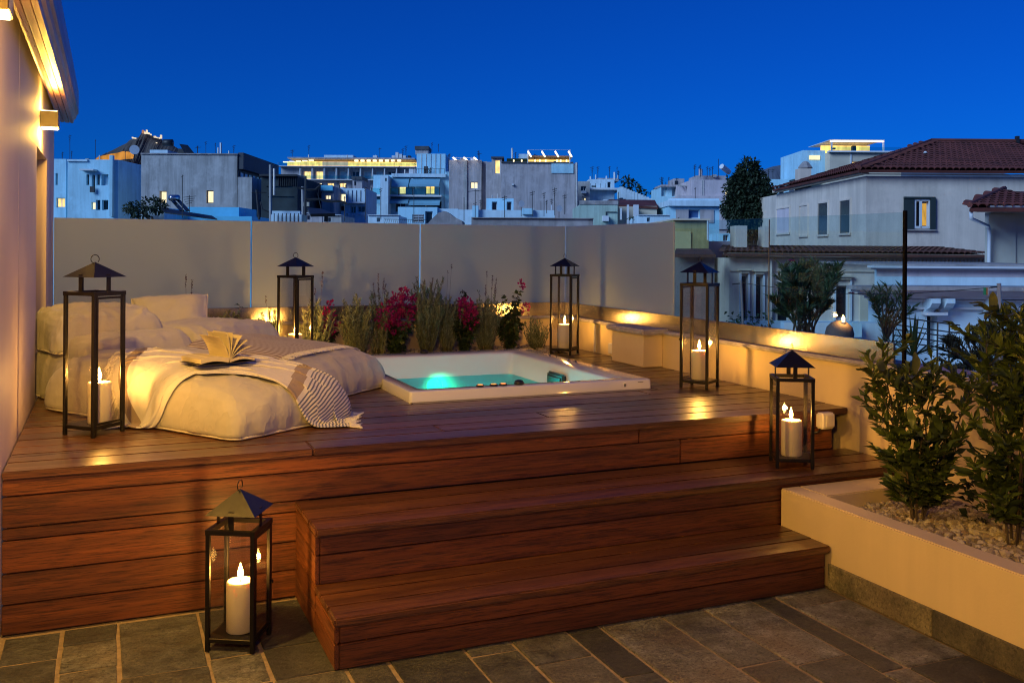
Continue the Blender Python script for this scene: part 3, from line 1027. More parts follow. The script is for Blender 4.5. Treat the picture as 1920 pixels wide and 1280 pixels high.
# tilted pillow
pc = Vector((.40, 6.99, 1.085))
pr_ = Vector((.98, -.08, .05)).normalized()
pu = Vector((-.16, .62, .62)).normalized()
pn = pr_.cross(pu).normalized()
pu = pn.cross(pr_).normalized()
pil = thing('pillow', 'square pillow leaning up at the back of the cushions', 'pillow', pc)
M_ = 36
for side, nm in ((1, None),):
    vs, fs = [], []
    for sgn in (1, -1):
        for j in range(M_ + 1):
            for i in range(M_ + 1):
                s, t_ = 2 * i / M_ - 1, 2 * j / M_ - 1
                th = (max(0, 1 - s ** 4) * max(0, 1 - t_ ** 4)) ** .62
                pull = 1 - .10 * (1 - t_ * t_) * s * s * 0 - .0
                sx = s * .255 * (1 - .07 * (1 - s * s) * 0) * (1 - .06 * (1 - abs(t_) ** 2))
                ty = t_ * .215 * (1 - .07 * (1 - abs(s) ** 2))
                wr = .010 * noise.noise((s * 2.5, t_ * 2.5, 4.0)) + .009 * max(0, 1 - 3 * abs(noise.noise((s * 3 + t_ * 4, t_ * 3 - s * 2, 7.0)))) * (abs(s * t_) + .2)
                vs.append(pc + pr_ * sx + pu * ty + pn * (sgn * (.105 * th) + wr * (1 if th > .05 else 0)))
    n1 = (M_ + 1) ** 2
    for q in range(2):
        for j in range(M_):
            for i in range(M_):
                a = q * n1 + j * (M_ + 1) + i
                f = (a, a + 1, a + M_ + 2, a + M_ + 1)
                fs.append(f if q == 0 else f[::-1])
    MB().add(vs, fs).build('cover', linen_pale, pil, smooth=True, weld=True)
    edge = [vs[i] for i in range(M_ + 1)] + [vs[j * (M_ + 1) + M_] for j in range(1, M_ + 1)] + [vs[M_ * (M_ + 1) + i] for i in range(M_ - 1, -1, -1)] + [vs[j * (M_ + 1)] for j in range(M_ - 1, -1, -1)]
    MB().tube(edge, .006, 6, cap=False).build('piping', piping_m, pil, smooth=True)

# ================================================================== throws (settled cloth)
ALLC = [bag1, bag2]
from mathutils.bvhtree import BVHTree
BV = []
for cu_, sd_, w_ in ((bag1, 3.1, 1.0), (bag2, 8.4, 1.0)):
    v_, f_, _s = cu_.mesh(sd_, w_)
    BV.append(BVHTree.FromPolygons([tuple(p) for p in v_], f_))


def ground_h(x, y):
    h = np.full(x.shape, DK)
    for c in ALLC: h = np.maximum(h, c.height(x, y))
    return h


def drape(P, h, steps=150, iters=7, bend=.25):
    """let a grid of points P (ny, nx, 3), spacing h, settle over the cushions and deck."""
    ny, nx, _ = P.shape
    V = np.zeros_like(P)
    dt = .016
    pairs = []
    for di, dj, k in ((0, 1, 1.), (1, 0, 1.), (1, 1, .35), (1, -1, .35), (0, 2, bend), (2, 0, bend)):
        L = h * math.hypot(di, dj)
        j0, j1 = max(0, -dj), nx - max(0, dj)
        pairs.append((di, dj, j0, j1, L, k))
    for st in range(steps):
        V[..., 2] -= 9.8 * dt
        V *= .95
        Q = P + V * dt
        for it in range(iters):
            for di, dj, j0, j1, L, k in pairs:
                for par in (0, 1):
                    if di:
                        # alternate by rows
                        step = 2 * di
                        for r0 in ([par * di] if di == 1 else [par * 2, par * 2 + 1]):
                            A = Q[r0:ny - di:step, j0:j1]
                            B = Q[r0 + di::step, j0 + dj:j1 + dj][:A.shape[0]]
                            D = B - A
                            ln = np.sqrt((D ** 2).sum(-1, keepdims=True)) + 1e-9
                            cdel = D * ((ln - L) / ln) * .5 * k
                            A += cdel; B -= cdel
                    else:
                        step = 2 * dj
                        for c0 in ([par] if dj == 1 else [par * 2, par * 2 + 1]):
                            A = Q[:, c0:nx - dj:step]
                            B = Q[:, c0 + dj::step][:, :A.shape[1]]
                            D = B - A
                            ln = np.sqrt((D ** 2).sum(-1, keepdims=True)) + 1e-9
                            cdel = D * ((ln - L) / ln) * .5 * k
                            A += cdel; B -= cdel
            if it % 3 == 2 or it == iters - 1:
                x, y = Q[..., 0], Q[..., 1]
                e = .012
                H = ground_h(x, y) + .009 + .015 * (ground_h(x, y) > DK + .02)
                bad = Q[..., 2] < H
                if bad.any():
                    xb, yb = x[bad], y[bad]
                    gx = (ground_h(xb + e, yb) - ground_h(xb - e, yb)) / (2 * e)
                    gy = (ground_h(xb, yb + e) - ground_h(xb, yb - e)) / (2 * e)
                    nr = np.stack([-gx, -gy, np.ones_like(gx)], -1)
                    nl = np.linalg.norm(nr, axis=-1, keepdims=True)
                    nr /= nl
                    d = ((H[bad] - Q[..., 2][bad]) / nl[:, 0])[:, None]
                    Qb = Q[bad] + nr * np.minimum(d, .03)
                    # friction against last position
                    Qb[:, :2] = Qb[:, :2] * .2 + P[bad][:, :2] * .8
                    Q[bad] = Qb
        Vn = (Q - P) / dt
        sp = np.linalg.norm(Vn, axis=-1, keepdims=True)
        V = Vn * np.minimum(1, 2.5 / (sp + 1e-6))
        P = Q
    return P


def cloth_mat(name, base, kind):
    m = bpy.data.materials.new(name)
    t, b, o = nt(m)
    uv = t.nodes.new('ShaderNodeUVMap')
    sx = t.nodes.new('ShaderNodeSeparateXYZ')
    t.links.new(uv.outputs[0], sx.inputs[0])
    U, Vv = sx.outputs['X'], sx.outputs['Y']

    def math_(op, a, c=None):
        n = t.nodes.new('ShaderNodeMath'); n.operation = op
        for k, x in enumerate((a, c)):
            if x is None: continue
            if isinstance(x, (int, float)): n.inputs[k].default_value = x
            else: t.links.new(x, n.inputs[k])
        return n.outputs[0]

    def between(x, lo, hi):
        return math_('MULTIPLY', math_('GREATER_THAN', x, lo), math_('LESS_THAN', x, hi))
    if kind == 'end':      # navy stripes near both ends, one broad taupe band
        d = math_('SUBTRACT', 1.335, U)
        st = math_('GREATER_THAN', math_('FRACT', math_('MULTIPLY', d, 1 / .0165)), .55)
        fine = math_('MULTIPLY', st, between(d, .0, .315))
        broad = between(d, .335, .40)
        col = mixc(t, base, (0.10, 0.12, 0.24), fine)
        col = mixc(t, col, (0.30, 0.23, 0.20), math_('MAXIMUM', broad, between(U, .05, .12)))
    else:                  # fine brown pinstripe all over
        st = math_('GREATER_THAN', math_('FRACT', math_('MULTIPLY', Vv, 1 / .024)), .55)
        col = mixc(t, base, (0.17, 0.10, 0.07), st)
    t.links.new(col, b.inputs['Base Color'])
    b.inputs['Roughness'].default_value = .9
    b.inputs['Sheen Weight'].default_value = .2
    vec = coords(t)
    cn = noise_node(t, coords(t, (1, 1, .5)), 8, 3, .5)
    hh = math_('MULTIPLY_ADD', math_('POWER', math_('ABSOLUTE', math_('SUBTRACT', cn, .5)), .6), -7.0)
    nd = hh.node; t.links.new(noise_node(t, vec, 380, 2), nd.inputs[2])
    bump(t, b, hh, .28, .004)
    MATS[name] = m
    return m


def throw(name, label, corner, du, dv, nu, nv, h, mat, fr_mat, fringes, z0, fold, bend=.25, steps=150, squeeze=1.0):
    """corner: xy of the first corner; du, dv: unit directions of length and width."""
    du, dv = np.array(du), np.array(dv)
    P = np.zeros((nv, nu, 3))
    for j in range(nv):
        for i in range(nu):
            q = np.array(corner) + du * h * i + dv * h * j * squeeze
            P[j, i, :2] = q
            P[j, i, 2] = fold(i / nu, j / nv)
    P[..., 2] += np.maximum(ground_h(P[..., 0], P[..., 1]), z0) + .03
    P = drape(P, h, steps=steps, bend=bend)
    for it in range(3):
        for j in range(nv):
            for i in range(nu):
                q = Vector(P[j, i])
                for bv in BV:
                    co, nr, _i, ds = bv.find_nearest(q, .06)
                    if co is None: continue
                    sd = (q - co).dot(nr)
                    if sd < .008: q = q + nr * (.008 - sd)
                if q.z < DK + .006: q.z = DK + .006
                P[j, i] = q
    t = thing(name, label, 'throw blanket', tuple(P[nv // 2, nu // 2]), group='throws over the floor cushions')
    vs = [Vector(p) for p in P.reshape(-1, 3)]
    fs = [(j * nu + i, j * nu + i + 1, (j + 1) * nu + i + 1, (j + 1) * nu + i) for j in range(nv - 1) for i in range(nu - 1)]
    o = MB().add(vs, fs).build('cloth', mat, t, smooth=True)
    uvl = o.data.uv_layers.new(name='UVMap')
    ix = np.zeros(len(o.data.loops), dtype=np.int32); o.data.loops.foreach_get('vertex_index', ix)
    uv = np.stack([(ix % nu) * h, (ix // nu) * h], -1).astype(np.float32)
    uvl.data.foreach_set('uv', uv.ravel())
    so = o.modifiers.new('thick', 'SOLIDIFY'); so.thickness = .003; so.offset = 0
    sd = o.modifiers.new('smooth', 'SUBSURF'); sd.levels = 1; sd.render_levels = 1
    fr = MB(); rr = random.Random(5)
    for end in fringes:
        i0, i1 = (nu - 1, nu - 2) if end > 0 else (0, 1)
        for j in range(0, nv * 2 - 1):
            jj = j / 2
            a = Vector(P[int(jj), i0]).lerp(Vector(P[min(int(math.ceil(jj)), nv - 1), i0]), jj % 1)
            b_ = Vector(P[int(jj), i1]).lerp(Vector(P[min(int(math.ceil(jj)), nv - 1), i1]), jj % 1)
            d = (a - b_).normalized()
            pts = [a - d * .003]
            q = a.copy()
            side = d.cross(Vector((0, 0, 1)))
            if side.length < .1: side = Vector((1, 0, 0))
            side.normalize()
            sw = rr.uniform(-1, 1)
            for s in range(1, 5):
                q = q + d * .014 + side * sw * .005 * s + Vector((0, 0, -.007 * s))
                hh = float(ground_h(np.array([q.x]), np.array([q.y]))[0]) + .006
                if hh > DK + .02: hh += .016
                if q.z < hh: q.z = hh
                pts.append(q.copy())
            fr.tube(pts, [.0028, .0045, .0032, .0036, .0030], 5)
    fr.build('fringe', fr_mat, t, smooth=True, kind='stuff')
    return P


white_thread = fabric('white_thread', (0.76, 0.73, 0.71), weave=300)
e1, n1 = bag1.e, bag1.n
fx = lambda s, t: bag1.c + bag1.e * s + bag1.n * t
throw1_m = cloth_mat('white_cotton_striped_ends', (0.66, 0.635, 0.64), 'end')
P1 = throw('throw_blanket', 'white throw with navy striped end spilling over the cushion corner onto the deck', (-.07, 5.16), (.945, -.327), (.327, .945), 78, 60, .0172,
           throw1_m, white_thread, (1, -1), DK + .24,
           lambda a, c: .10 * math.sin(c * 34 + a * 5 + 1.5 * math.sin(a * 6)) * (.55 + .6 * a) + .02 * math.sin(a * 13 + c * 5) + .25 * c * (a > 2), bend=.015, squeeze=.50)
fx2 = lambda s, t: bag2.c + bag2.e * s + bag2.n * t
pin_m = cloth_mat('beige_pinstripe_cotton', (0.58, 0.52, 0.46), 'pin')
P2 = throw('throw_blanket', 'finely striped beige throw with a white knotted fringe over the cushion by the hot tub', fx2(-.46, .15), (-bag2.n[0], -bag2.n[1]), (bag2.e[0], bag2.e[1]), 40, 52, .0185,
           pin_m, white_thread, (1,), DK + .24, lambda a, c: .006 * math.sin(c * 9 + a * 3), bend=.3, steps=110)

# ================================================================== book
paper = bpy.data.materials.new('book_paper')
t, b, o = nt(paper)
v_ = coords(t, (1, 1, 900))
b.inputs['Roughness'].default_value = .8
t.links.new(ramp(t, noise_node(t, v_, 1.0, 2), [(.35, (.50, .43, .27)), (.65, (.72, .64, .44))]), b.inputs['Base Color'])
cover_m = plain('book_cover', (.035, .03, .03), .5)
bk = (0.535, 5.13)
patch = np.abs(P1[..., 0] - bk[0]) + np.abs(P1[..., 1] - bk[1]) < .13
bz = float(np.percentile(P1[..., 2][patch], 88)) + .006 if patch.any() else float(ground_h(np.array([bk[0]]), np.array([bk[1]]))[0]) + .02
book = thing('book', 'open paperback with fanned pages lying face up on the white throw', 'book', (bk[0], bk[1], bz), math.radians(22))


def leafset(pts, th, y0=-.105, y1=.105):
    """page block: polyline pts (x,z) as lower side, thickness th(s) above it along its normal."""
    n = len(pts); up, lo = [], []
    for i, p in enumerate(pts):
        a, c = pts[max(i - 1, 0)], pts[min(i + 1, n - 1)]
        d = Vector((c[0] - a[0], c[1] - a[1])).normalized()
        nr = Vector((-d.y, d.x))
        lo.append(p); up.append((p[0] + nr.x * th, p[1] + nr.y * th))
    return lo + up[::-1]


def arc(x0, sgn, L, rise, n=9, tip=0.0):
    return [(x0 + sgn * L * k / (n - 1), rise * math.sin(math.pi * min(1, (k / (n - 1)) * .95)) + tip * (k / (n - 1)) ** 2) for k in range(n)]


def block(pr, name, mat, y0=-.105, y1=.105):
    return MB().prism([(p[0], p[1]) for p in pr], y0, y1, 'y').build(name, mat, book, local=True)


def ribbon(name, pts, th, mat, y0=-.105, y1=.105):
    n = len(pts)
    vs, fs = [], []
    for y in (y0, y1):
        for i, p in enumerate(pts):
            a, c = pts[max(i - 1, 0)], pts[min(i + 1, n - 1)]
            d = Vector((c[0] - a[0], c[1] - a[1])).normalized()
            vs += [(p[0], y, p[1]), (p[0] - d.y * th, y, p[1] + d.x * th)]
    m = 2 * n
    for i in range(n - 1):
        a = 2 * i
        fs += [(a, a + 2, a + m + 2, a + m), (a + 1, a + m + 1, a + m + 3, a + 3), (a, a + 1, a + 3, a + 2), (a + m, a + m + 2, a + m + 3, a + m + 1)]
    fs += [(0, m, m + 1, 1), (m - 2, m - 1, 2 * m - 1, 2 * m - 2)]
    return MB().add(vs, fs).build(name, mat, book, local=True)


ribbon('cover', [(-.165, .004), (-.08, .0), (-.012, .0), (0, .002), (.012, .0), (.08, .0), (.150, .002)], .003, cover_m, -.109, .109)
ribbon('page_block', [(-.004 - .150 * k / 9, .006 + .020 * math.sin(math.pi * min(1, k / 9 * .9)) * .6) for k in range(10)][::-1], .024, paper)
ribbon('page_block', [(.004 + .138 * k / 9, .006 + .012 * math.sin(math.pi * k / 9)) for k in range(10)], .013, paper)
for q, (ang, cur) in enumerate(((118, -.5), (97, -.35), (84, -.1), (60, .3), (42, .45), (26, .4))):
    pts = []
    x, z, a = 0.002 * q, .022, math.radians(ang) + cur * .6
    for k in range(9):
        pts.append((x, z))
        x += math.cos(a) * .0168; z += math.sin(a) * .0168
        a -= cur * .16
    ribbon('page', pts, .0014 if q != 1 else .003, paper)

# ================================================================== gravel and planting
pebble_m = bpy.data.materials.new('pale_pebbles')
t, b, o = nt(pebble_m)
geo = t.nodes.new('ShaderNodeNewGeometry')
t.links.new(ramp(t, geo.outputs['Random Per Island'], [(0, (.19, .15, .10)), (.45, (.42, .36, .26)), (.8, (.58, .52, .42)), (1, (.28, .20, .13))]), b.inputs['Base Color'])
b.inputs['Roughness'].default_value = .7
ico = bmesh.new(); bmesh.ops.create_icosphere(ico, subdivisions=1, radius=1)
IV = np.array([tuple(v.co) for v in ico.verts]); IF = [tuple(v.index for v in f.verts) for f in ico.faces]
ico.free()


def pebbles(name, pts, r0, r1, seed):
    rr = np.random.default_rng(seed)
    vs, fs = [], []
    for k, p in enumerate(pts):
        s = np.array([rr.uniform(r0, r1), rr.uniform(r0, r1) * .8, rr.uniform(r0, r1) * .6])
        a = rr.uniform(0, 6.28); ca, sa = math.cos(a), math.sin(a)
        tl_ = rr.uniform(-.5, .5); ct, st = math.cos(tl_), math.sin(tl_)
        V = IV * (1 + rr.uniform(-.22, .22, (len(IV), 1))) * s
        V = np.stack([V[:, 0], V[:, 1] * ct - V[:, 2] * st, V[:, 1] * st + V[:, 2] * ct], -1)
        V = np.stack([V[:, 0] * ca - V[:, 1] * sa, V[:, 0] * sa + V[:, 1] * ca, V[:, 2]], -1) + np.array(p)
        n = len(vs) * 12
        vs.append(V); fs += [tuple(i + n for i in f) for f in IF]
    me = np_mesh(name, np.concatenate(vs), fs)
    o = link_mesh(name, me, pebble_m, None, smooth=False)
    tag(o, kind='stuff')
    return o


rg = random.Random(8)
pts = []
for k in range(3600):
    x, y = rg.uniform(3.285, PX - .01), 3.69 - abs(rg.gauss(0, 1)) * 1.1
    if y < .9: continue
    pts.append((x, y, .300 + .018 * rg.random() + .012 * noise.noise((x * 5, y * 5, 0))))
tag(pebbles('planter_gravel', pts, .013, .030, 1), 'loose pale pebbles filling the planter box', 'gravel')
pts = []
for k in range(1900):
    x, y = rg.uniform(1.10, 3.74), rg.uniform(7.54, BY - .03)
    pts.append((x, y, DK + .002 + .016 * rg.random()))
bed = structure_root('ground')
MB().box(1.09, 3.75, 7.52, BY - .025, DK - .12, DK).build('bed_soil', MATS['dark_soil'], bed)
tag(pebbles('bed_gravel', pts, .010, .021, 2), 'loose pale pebbles in the flower bed behind the tub', 'gravel')


def leaves_mesh(name, P, D, Lh, Wd, fold=.25, droop=.15, seed=0):
    """many pointed leaves, each its own little folded blade of four triangles."""
    rr = np.random.default_rng(seed)
    P, D = np.asarray(P, float), np.asarray(D, float)
    n = len(P)
    D /= np.linalg.norm(D, axis=1, keepdims=True) + 1e-9
    up = rr.normal(0, .55, (n, 3)) + np.array([0, 0, 1.0])
    S = np.cross(D, up); S /= np.linalg.norm(S, axis=1, keepdims=True) + 1e-9
    U = np.cross(S, D)
    Lh = np.broadcast_to(np.asarray(Lh, float), (n,))[:, None] * rr.uniform(.7, 1.2, (n, 1))
    Wd = np.broadcast_to(np.asarray(Wd, float), (n,))[:, None] * rr.uniform(.8, 1.2, (n, 1)) / 2
    a = P; m = P + D * Lh * .48 - U * Lh * .02
    tip = P + D * Lh - U * Lh * droop
    l = m + S * Wd + U * Wd * fold * 2; r = m - S * Wd + U * Wd * fold * 2
    V = np.stack([a, l, tip, r, m], 1).reshape(-1, 3)
    b = (np.arange(n) * 5)[:, None, None]
    F = (np.array([[0, 4, 1], [1, 4, 2], [0, 3, 4], [3, 2, 4]])[None] + b).reshape(-1, 3)
    return np_mesh(name, V, F)


def stems_obj(name, paths, r, mat, parent, n=4):
    mb = MB()
    for p in paths: mb.tube(p, [r * (1 - .75 * i / (len(p) - 1)) for i in range(len(p))], n)
    return mb.build(name, mat, parent, kind='stuff' if len(paths) > 1 else None)


def wander(rr, p, d, L, n, curl=.15, lift=0.0):
    p = Vector(p); d = Vector(d).normalized(); out = [p.copy()]
    for k in range(n):
        d = (d + Vector((rr.gauss(0, curl), rr.gauss(0, curl), rr.gauss(0, curl * .6) + lift))).normalized()
        p = p + d * (L / n); out.append(p.copy())
    return out


grey_leaf = leaf_mat('lavender_leaf', (.090, .120, .082), (.30, .345, .245), .6, .2)
dark_leaf = leaf_mat('dark_green_leaf', (.014, .030, .010), (.050, .085, .026), .45, .2)
bay_leaf = leaf_mat('bay_leaf', (.045, .078, .016), (.16, .21, .05), .35, .22)
bay_young = leaf_mat('young_bay_leaf', (.09, .11, .02), (.17, .18, .04), .35, .3)
magenta = leaf_mat('bougainvillea_bract', (.24, .005, .10), (.46, .018, .22), .5, .35)
spike_m = leaf_mat('dry_flower_spike', (.050, .028, .038), (.13, .065, .075), .7, .1)
bark = plain('grey_brown_bark', (.10, .075, .05), .85, var=.4, scale=20, bmp=.4, bscale=80)
green_stem = plain('green_stem', (.07, .075, .03), .7, var=.3)


def lavender(x, y, h, spread, n, label, spikes, seed, name='lavender_bush', dens=1.0, lean=0.0, kind='lavender'):
    rr = random.Random(seed)
    t = thing(name, label, 'shrub', (x, y, DK), group='grey green shrubs in the flower bed')
    P, D, paths, sp, sd = [], [], [], [], []
    for k in range(n):
        a = rr.uniform(0, 2 * math.pi); q = rr.random() ** .7
        d = Vector((math.cos(a) * q * spread + lean, math.sin(a) * q * spread * .7, 1))
        L = h * rr.uniform(.55, 1.0) * (1 - .25 * q)
        path = wander(rr, (x + math.cos(a) * q * .05, y + math.sin(a) * q * .04, DK), d, L, 7, .07, .05)
        paths.append(path)
        for s in range(int(95 * L / .45 * dens)):
            f = rr.uniform(.12, 1) * (len(path) - 1)
            i = min(int(f), len(path) - 2)
            p = path[i].lerp(path[i + 1], f - i)
            ax = (path[i + 1] - path[i]).normalized()
            w = rr.uniform(0, 6.28)
            dd = ax * rr.uniform(.5, 1.1) + Vector((math.cos(w), math.sin(w), .25)) * rr.uniform(.4, .8)
            P.append(p); D.append(dd)
    stems_obj('stem', paths, .0035, green_stem, t, 3)
    me = leaves_mesh('foliage', [p - Vector((x, y, DK)) for p in P], D, .036, .0075, .2, .05, seed)
    link_mesh('foliage', me, grey_leaf, t, kind='stuff')
    if spikes:
        stem_p = []
        for (dx, hh, ln) in spikes:
            p0 = Vector((x + dx * .5, y + rr.uniform(-.05, .05), DK + h * .5)); p1 = Vector((x + dx, y + rr.uniform(-.06, .06), DK + hh))
            stem_p.append([p0, p0.lerp(p1, .5) + Vector((rr.uniform(-.01, .01), 0, 0)), p1])
            for s in range(int(ln / .0028)):
                f = rr.random(); p = p1 - (p1 - p0).normalized() * ln * f
                w = rr.uniform(0, 6.28)
                sp.append(p - Vector((x, y, DK))); sd.append((math.cos(w), math.sin(w), .7))
        stems_obj('flower_stalk', stem_p, .0025, bark, t, 3)
        me = leaves_mesh('flower_spike', sp, sd, .013, .007, .3, .0, seed + 1)
        link_mesh('flower_spike', me, spike_m, t, kind='stuff')
    return t


def bougainvillea(x, y, h, w, label, blobs, seed, shoots=(), leafh=.6):
    """blobs: flower clusters (dx, dz, r); shoots: leafy tips (dx, height)."""
    rr = random.Random(seed)
    t = thing('bougainvillea', label, 'flowering shrub', (x, y, DK), group='bougainvilleas in the flower bed')
    paths, P, D = [], [], []
    for k in range(16):
        a = rr.uniform(0, 6.28)
        paths.append(wander(rr, (x, y, DK), (math.cos(a) * w * 1.4, math.sin(a) * w, 1), h * leafh * rr.uniform(.7, 1.1), 6, .14))
    for dx, hh in shoots:
        paths.append(wander(rr, (x + dx * .4, y, DK), (dx * .7, 0, hh), hh, 8, .04))
    for p in paths:
        for s in range(48):
            f = rr.uniform(.1, 1) * (len(p) - 1); i = min(int(f), len(p) - 2)
            q = p[i].lerp(p[i + 1], f - i); a = rr.uniform(0, 6.28)
            P.append(q - Vector((x, y, DK))); D.append((math.cos(a), math.sin(a), rr.uniform(-.6, .4)))
    stems_obj('stem', paths, .005, bark, t, 4)
    link_mesh('foliage', leaves_mesh('foliage', P, D, .052, .034, .2, .25, seed), dark_leaf, t, kind='stuff')
    for dx, dz, r in blobs:
        P, D = [], []
        for k in range(int(90 * (r / .07) ** 2)):
            v = Vector((rr.gauss(0, 1), rr.gauss(0, 1), rr.gauss(0, 1))).normalized() * r * rr.uniform(.45, 1.05)
            P.append(Vector((dx, -.04, dz + .06)) + Vector((v.x, v.y * .8, v.z * 1.15))); D.append(v + Vector((0, 0, .02)))
        link_mesh('flower_cluster', leaves_mesh('flower_cluster', P, D, .030, .026, .35, -.1, seed + int((dx + 1) * 1000)), magenta, t, kind='stuff')
    return t


def at(u, d):
    p = sightw(u, 600, d)
    if p.x > 1.45 and p.y < 7.84: p = sightw(u, 600, d * 7.84 / p.y)      # keep clear of the tub
    return p.x, p.y


ROW = [   # bearing, distance, height, spread, stems, label, spikes
    (352, 7.45, .50, .30, 26, 'grey shrub with tall shoots rising behind the leaning pillow', [(-.02, .64, .10), (.03, .60, .12)]),
    (418, 7.55, .40, .35, 34, 'lavender between the leaning pillow and the small red bougainvillea', []),
    (508, 7.6, .40, .30, 28, 'lavender just in front of the half hidden lantern', [(-.05, .47, .06)]),
    (590, 7.75, .46, .32, 34, 'pale lavender right of the half hidden lantern with one tall dark spike', [(.06, .66, .13), (.0, .52, .06)]),
    (668, 7.8, .46, .42, 60, 'wide lavender left of the large magenta bougainvillea', []),
    (712, 7.95, .50, .20, 22, 'lavender carrying a bunch of dark flower spikes', [(-.05, .56, .12), (-.01, .64, .16), (.03, .60, .13), (.06, .55, .09), (0, .52, .1)]),
    (800, 7.85, .58, .34, 64, 'tallest grey lavender in the middle of the bed', [(.05, .60, .08), (-.05, .58, .06), (.12, .52, .06)]),
    (838, 7.8, .48, .26, 40, 'dusty lavender touching the dark red bougainvillea on its left', [(.03, .72, .04), (.02, .66, .02)]),
    (912, 7.8, .47, .26, 44, 'slender lavender with purple spikes before the bare wall', [(-.03, .54, .10), (.05, .62, .13), (.08, .60, .14), (.02, .66, .06), (.1, .50, .08)]),
]
for k, (u, d, h, s, n, lab, sp) in enumerate(ROW):
    x, y = at(u, d)
    lavender(x, y, h * 1.22, s * 1.1, int(n * 1.25), lab, [(a, q + .06, c) for a, q, c in sp], 20 + k)
x, y = at(1008, 8.05)
lavender(x, y, .33, .55, 40, 'low rosemary bush in the gravel left of the far corner lantern', [], 77, name='rosemary_bush', dens=.7)
BOUG = [
    (452, 7.6, .46, .10, 'small bougainvillea with crimson flowers behind the beige throw', [(.01, .20, .06), (.05, .14, .075), (-.04, .13, .05)], [(.0, .46)]),
    (606, 7.95, .42, .09, 'dark crimson bougainvillea beside the half hidden lantern', [(.03, .30, .055), (.05, .22, .075), (.02, .15, .06), (.06, .38, .03)], []),
    (742, 7.7, .46, .17, 'large magenta bougainvillea in the middle of the flower bed', [(-.10, .28, .085), (.0, .36, .10), (.09, .38, .085), (.07, .28, .085), (.06, .47, .045), (-.05, .20, .06)], [(.1, .44)]),
    (872, 7.75, .52, .10, 'bougainvillea with a dark red ball of flowers under a green tip', [(.0, .32, .085), (.03, .25, .08), (-.03, .38, .05)], [(.0, .55)]),
    (955, 7.85, .52, .14, 'leafy bougainvillea with large leaves and three pink blooms', [(.095, .55, .022), (.115, .51, .024), (.14, .32, .042)], [(.05, .52), (-.10, .50), (.03, .5), (.07, .55)]),
]
for k, (u, d, h, w, lab, bl, sh) in enumerate(BOUG):
    x, y = at(u, d)
    bougainvillea(x, y, h * 1.05, w, lab, bl, 50 + k, sh, .62 if k != 4 else .75)

# ------------------------------------------------------------------ bay shrubs
LEAFV = []
for k in range(5):
    rr = random.Random(k)
    L, Wd, cv = .072, .027, rr.uniform(.05, .35)
    vs, fs = [], []
    n = 6
    for i in range(n + 1):
        f = i / n
        wd = Wd * math.sin(math.pi * min(1, f * .93 + .05)) ** .8 * .5 if i < n else 0
        c = Vector((L * f, 0, -cv * L * f * f + .004 * math.sin(f * 9 + k)))
        vs += [c + Vector((0, wd, .35 * wd)), c, c + Vector((0, -wd, .35 * wd))]
    for i in range(n):
        a = i * 3
        fs += [(a, a + 1, a + 4, a + 3), (a + 1, a + 2, a + 5, a + 4)]
    me = MB().add(vs, fs).mesh('leaf')
    me.shade_smooth()
    LEAFV.append(me)
LEAFY = []
for me in LEAFV:
    m2 = me.copy(); m2.materials.append(bay_young); LEAFY.append(m2)
    me.materials.append(bay_leaf)


def bay(x, y, z, h, w, label, seed, nleaf, keep=290, lean=(0, 0)):
    rr = random.Random(seed)
    t = thing('bay_shrub', label, 'shrub', (x, y, z), group='bay shrubs in the planter box')
    O = Vector((x, y, z))
    stems, twigs = [], []
    for k in range(6):
        a = 2 * math.pi * k / 6 + rr.uniform(-.4, .4)
        stems.append(wander(rr, (x + .02 * math.cos(a), y + .02 * math.sin(a), z), (math.cos(a) * w * .42 + lean[0], math.sin(a) * w * .42 + lean[1], h), h * rr.uniform(.86, 1.04), 10, .05, .03))
    for s in stems:
        for k in range(21):
            i = rr.randint(1, len(s) - 2)
            a = rr.uniform(0, 6.28)
            L = w * rr.uniform(.28, .62) * (1.1 - .45 * abs(i / 10 - .45))
            twigs.append(wander(rr, s[i], (math.cos(a), math.sin(a), rr.uniform(.3, 1.0)), L, 5, .10, .06))
        twigs.append(s[-4:])
    stems_obj('stem', stems, .0065, bark, t, 5)
    stems_obj('twig', twigs, .003, green_stem, t, 3)
    cand = []
    for p in twigs:
        L = sum((p[i + 1] - p[i]).length for i in range(len(p) - 1))
        m = max(4, int(L / .013))
        for s in range(m):
            f = (.12 + .88 * (s + rr.random()) / m) * (len(p) - 1); i = min(int(f), len(p) - 2)
            q = p[i].lerp(p[i + 1], f - i); ax = (p[i + 1] - p[i]).normalized()
            a = rr.uniform(0, 6.28)
            d = (ax * .8 + Vector((math.cos(a), math.sin(a), rr.uniform(-.2, .5))) * .75).normalized()
            cand.append((q, d, q.z > z + h * .80))
    rr.shuffle(cand)
    cand = cand[:nleaf]
    cand.sort(key=lambda c: c[0].length)        # those nearest the viewer first
    minv = MINV[t.name]
    for q, d, yng in cand[:keep]:
        k = rr.randrange(5)
        o = bpy.data.objects.new('leaf', (LEAFY if yng and rr.random() < .55 else LEAFV)[k])
        C.objects.link(o); o.parent = t
        side = d.cross(Vector((rr.gauss(0, .4), rr.gauss(0, .4), 1))).normalized()
        up = side.cross(d) * -1
        if up.z < 0: up, side = -up, -side
        m = Matrix((d, side, up)).transposed().to_4x4()
        o.matrix_local = Matrix.Translation(q - O) @ m @ Matrix.Scale(rr.uniform(.9, 1.55), 4)
    rest = cand[keep:]
    if rest:
        me = leaves_mesh('foliage', [q - O for q, d, _ in rest], [d for q, d, _ in rest], .072, .028, .25, .15, seed)
        link_mesh('foliage', me, bay_leaf, t, kind='stuff')
    return t


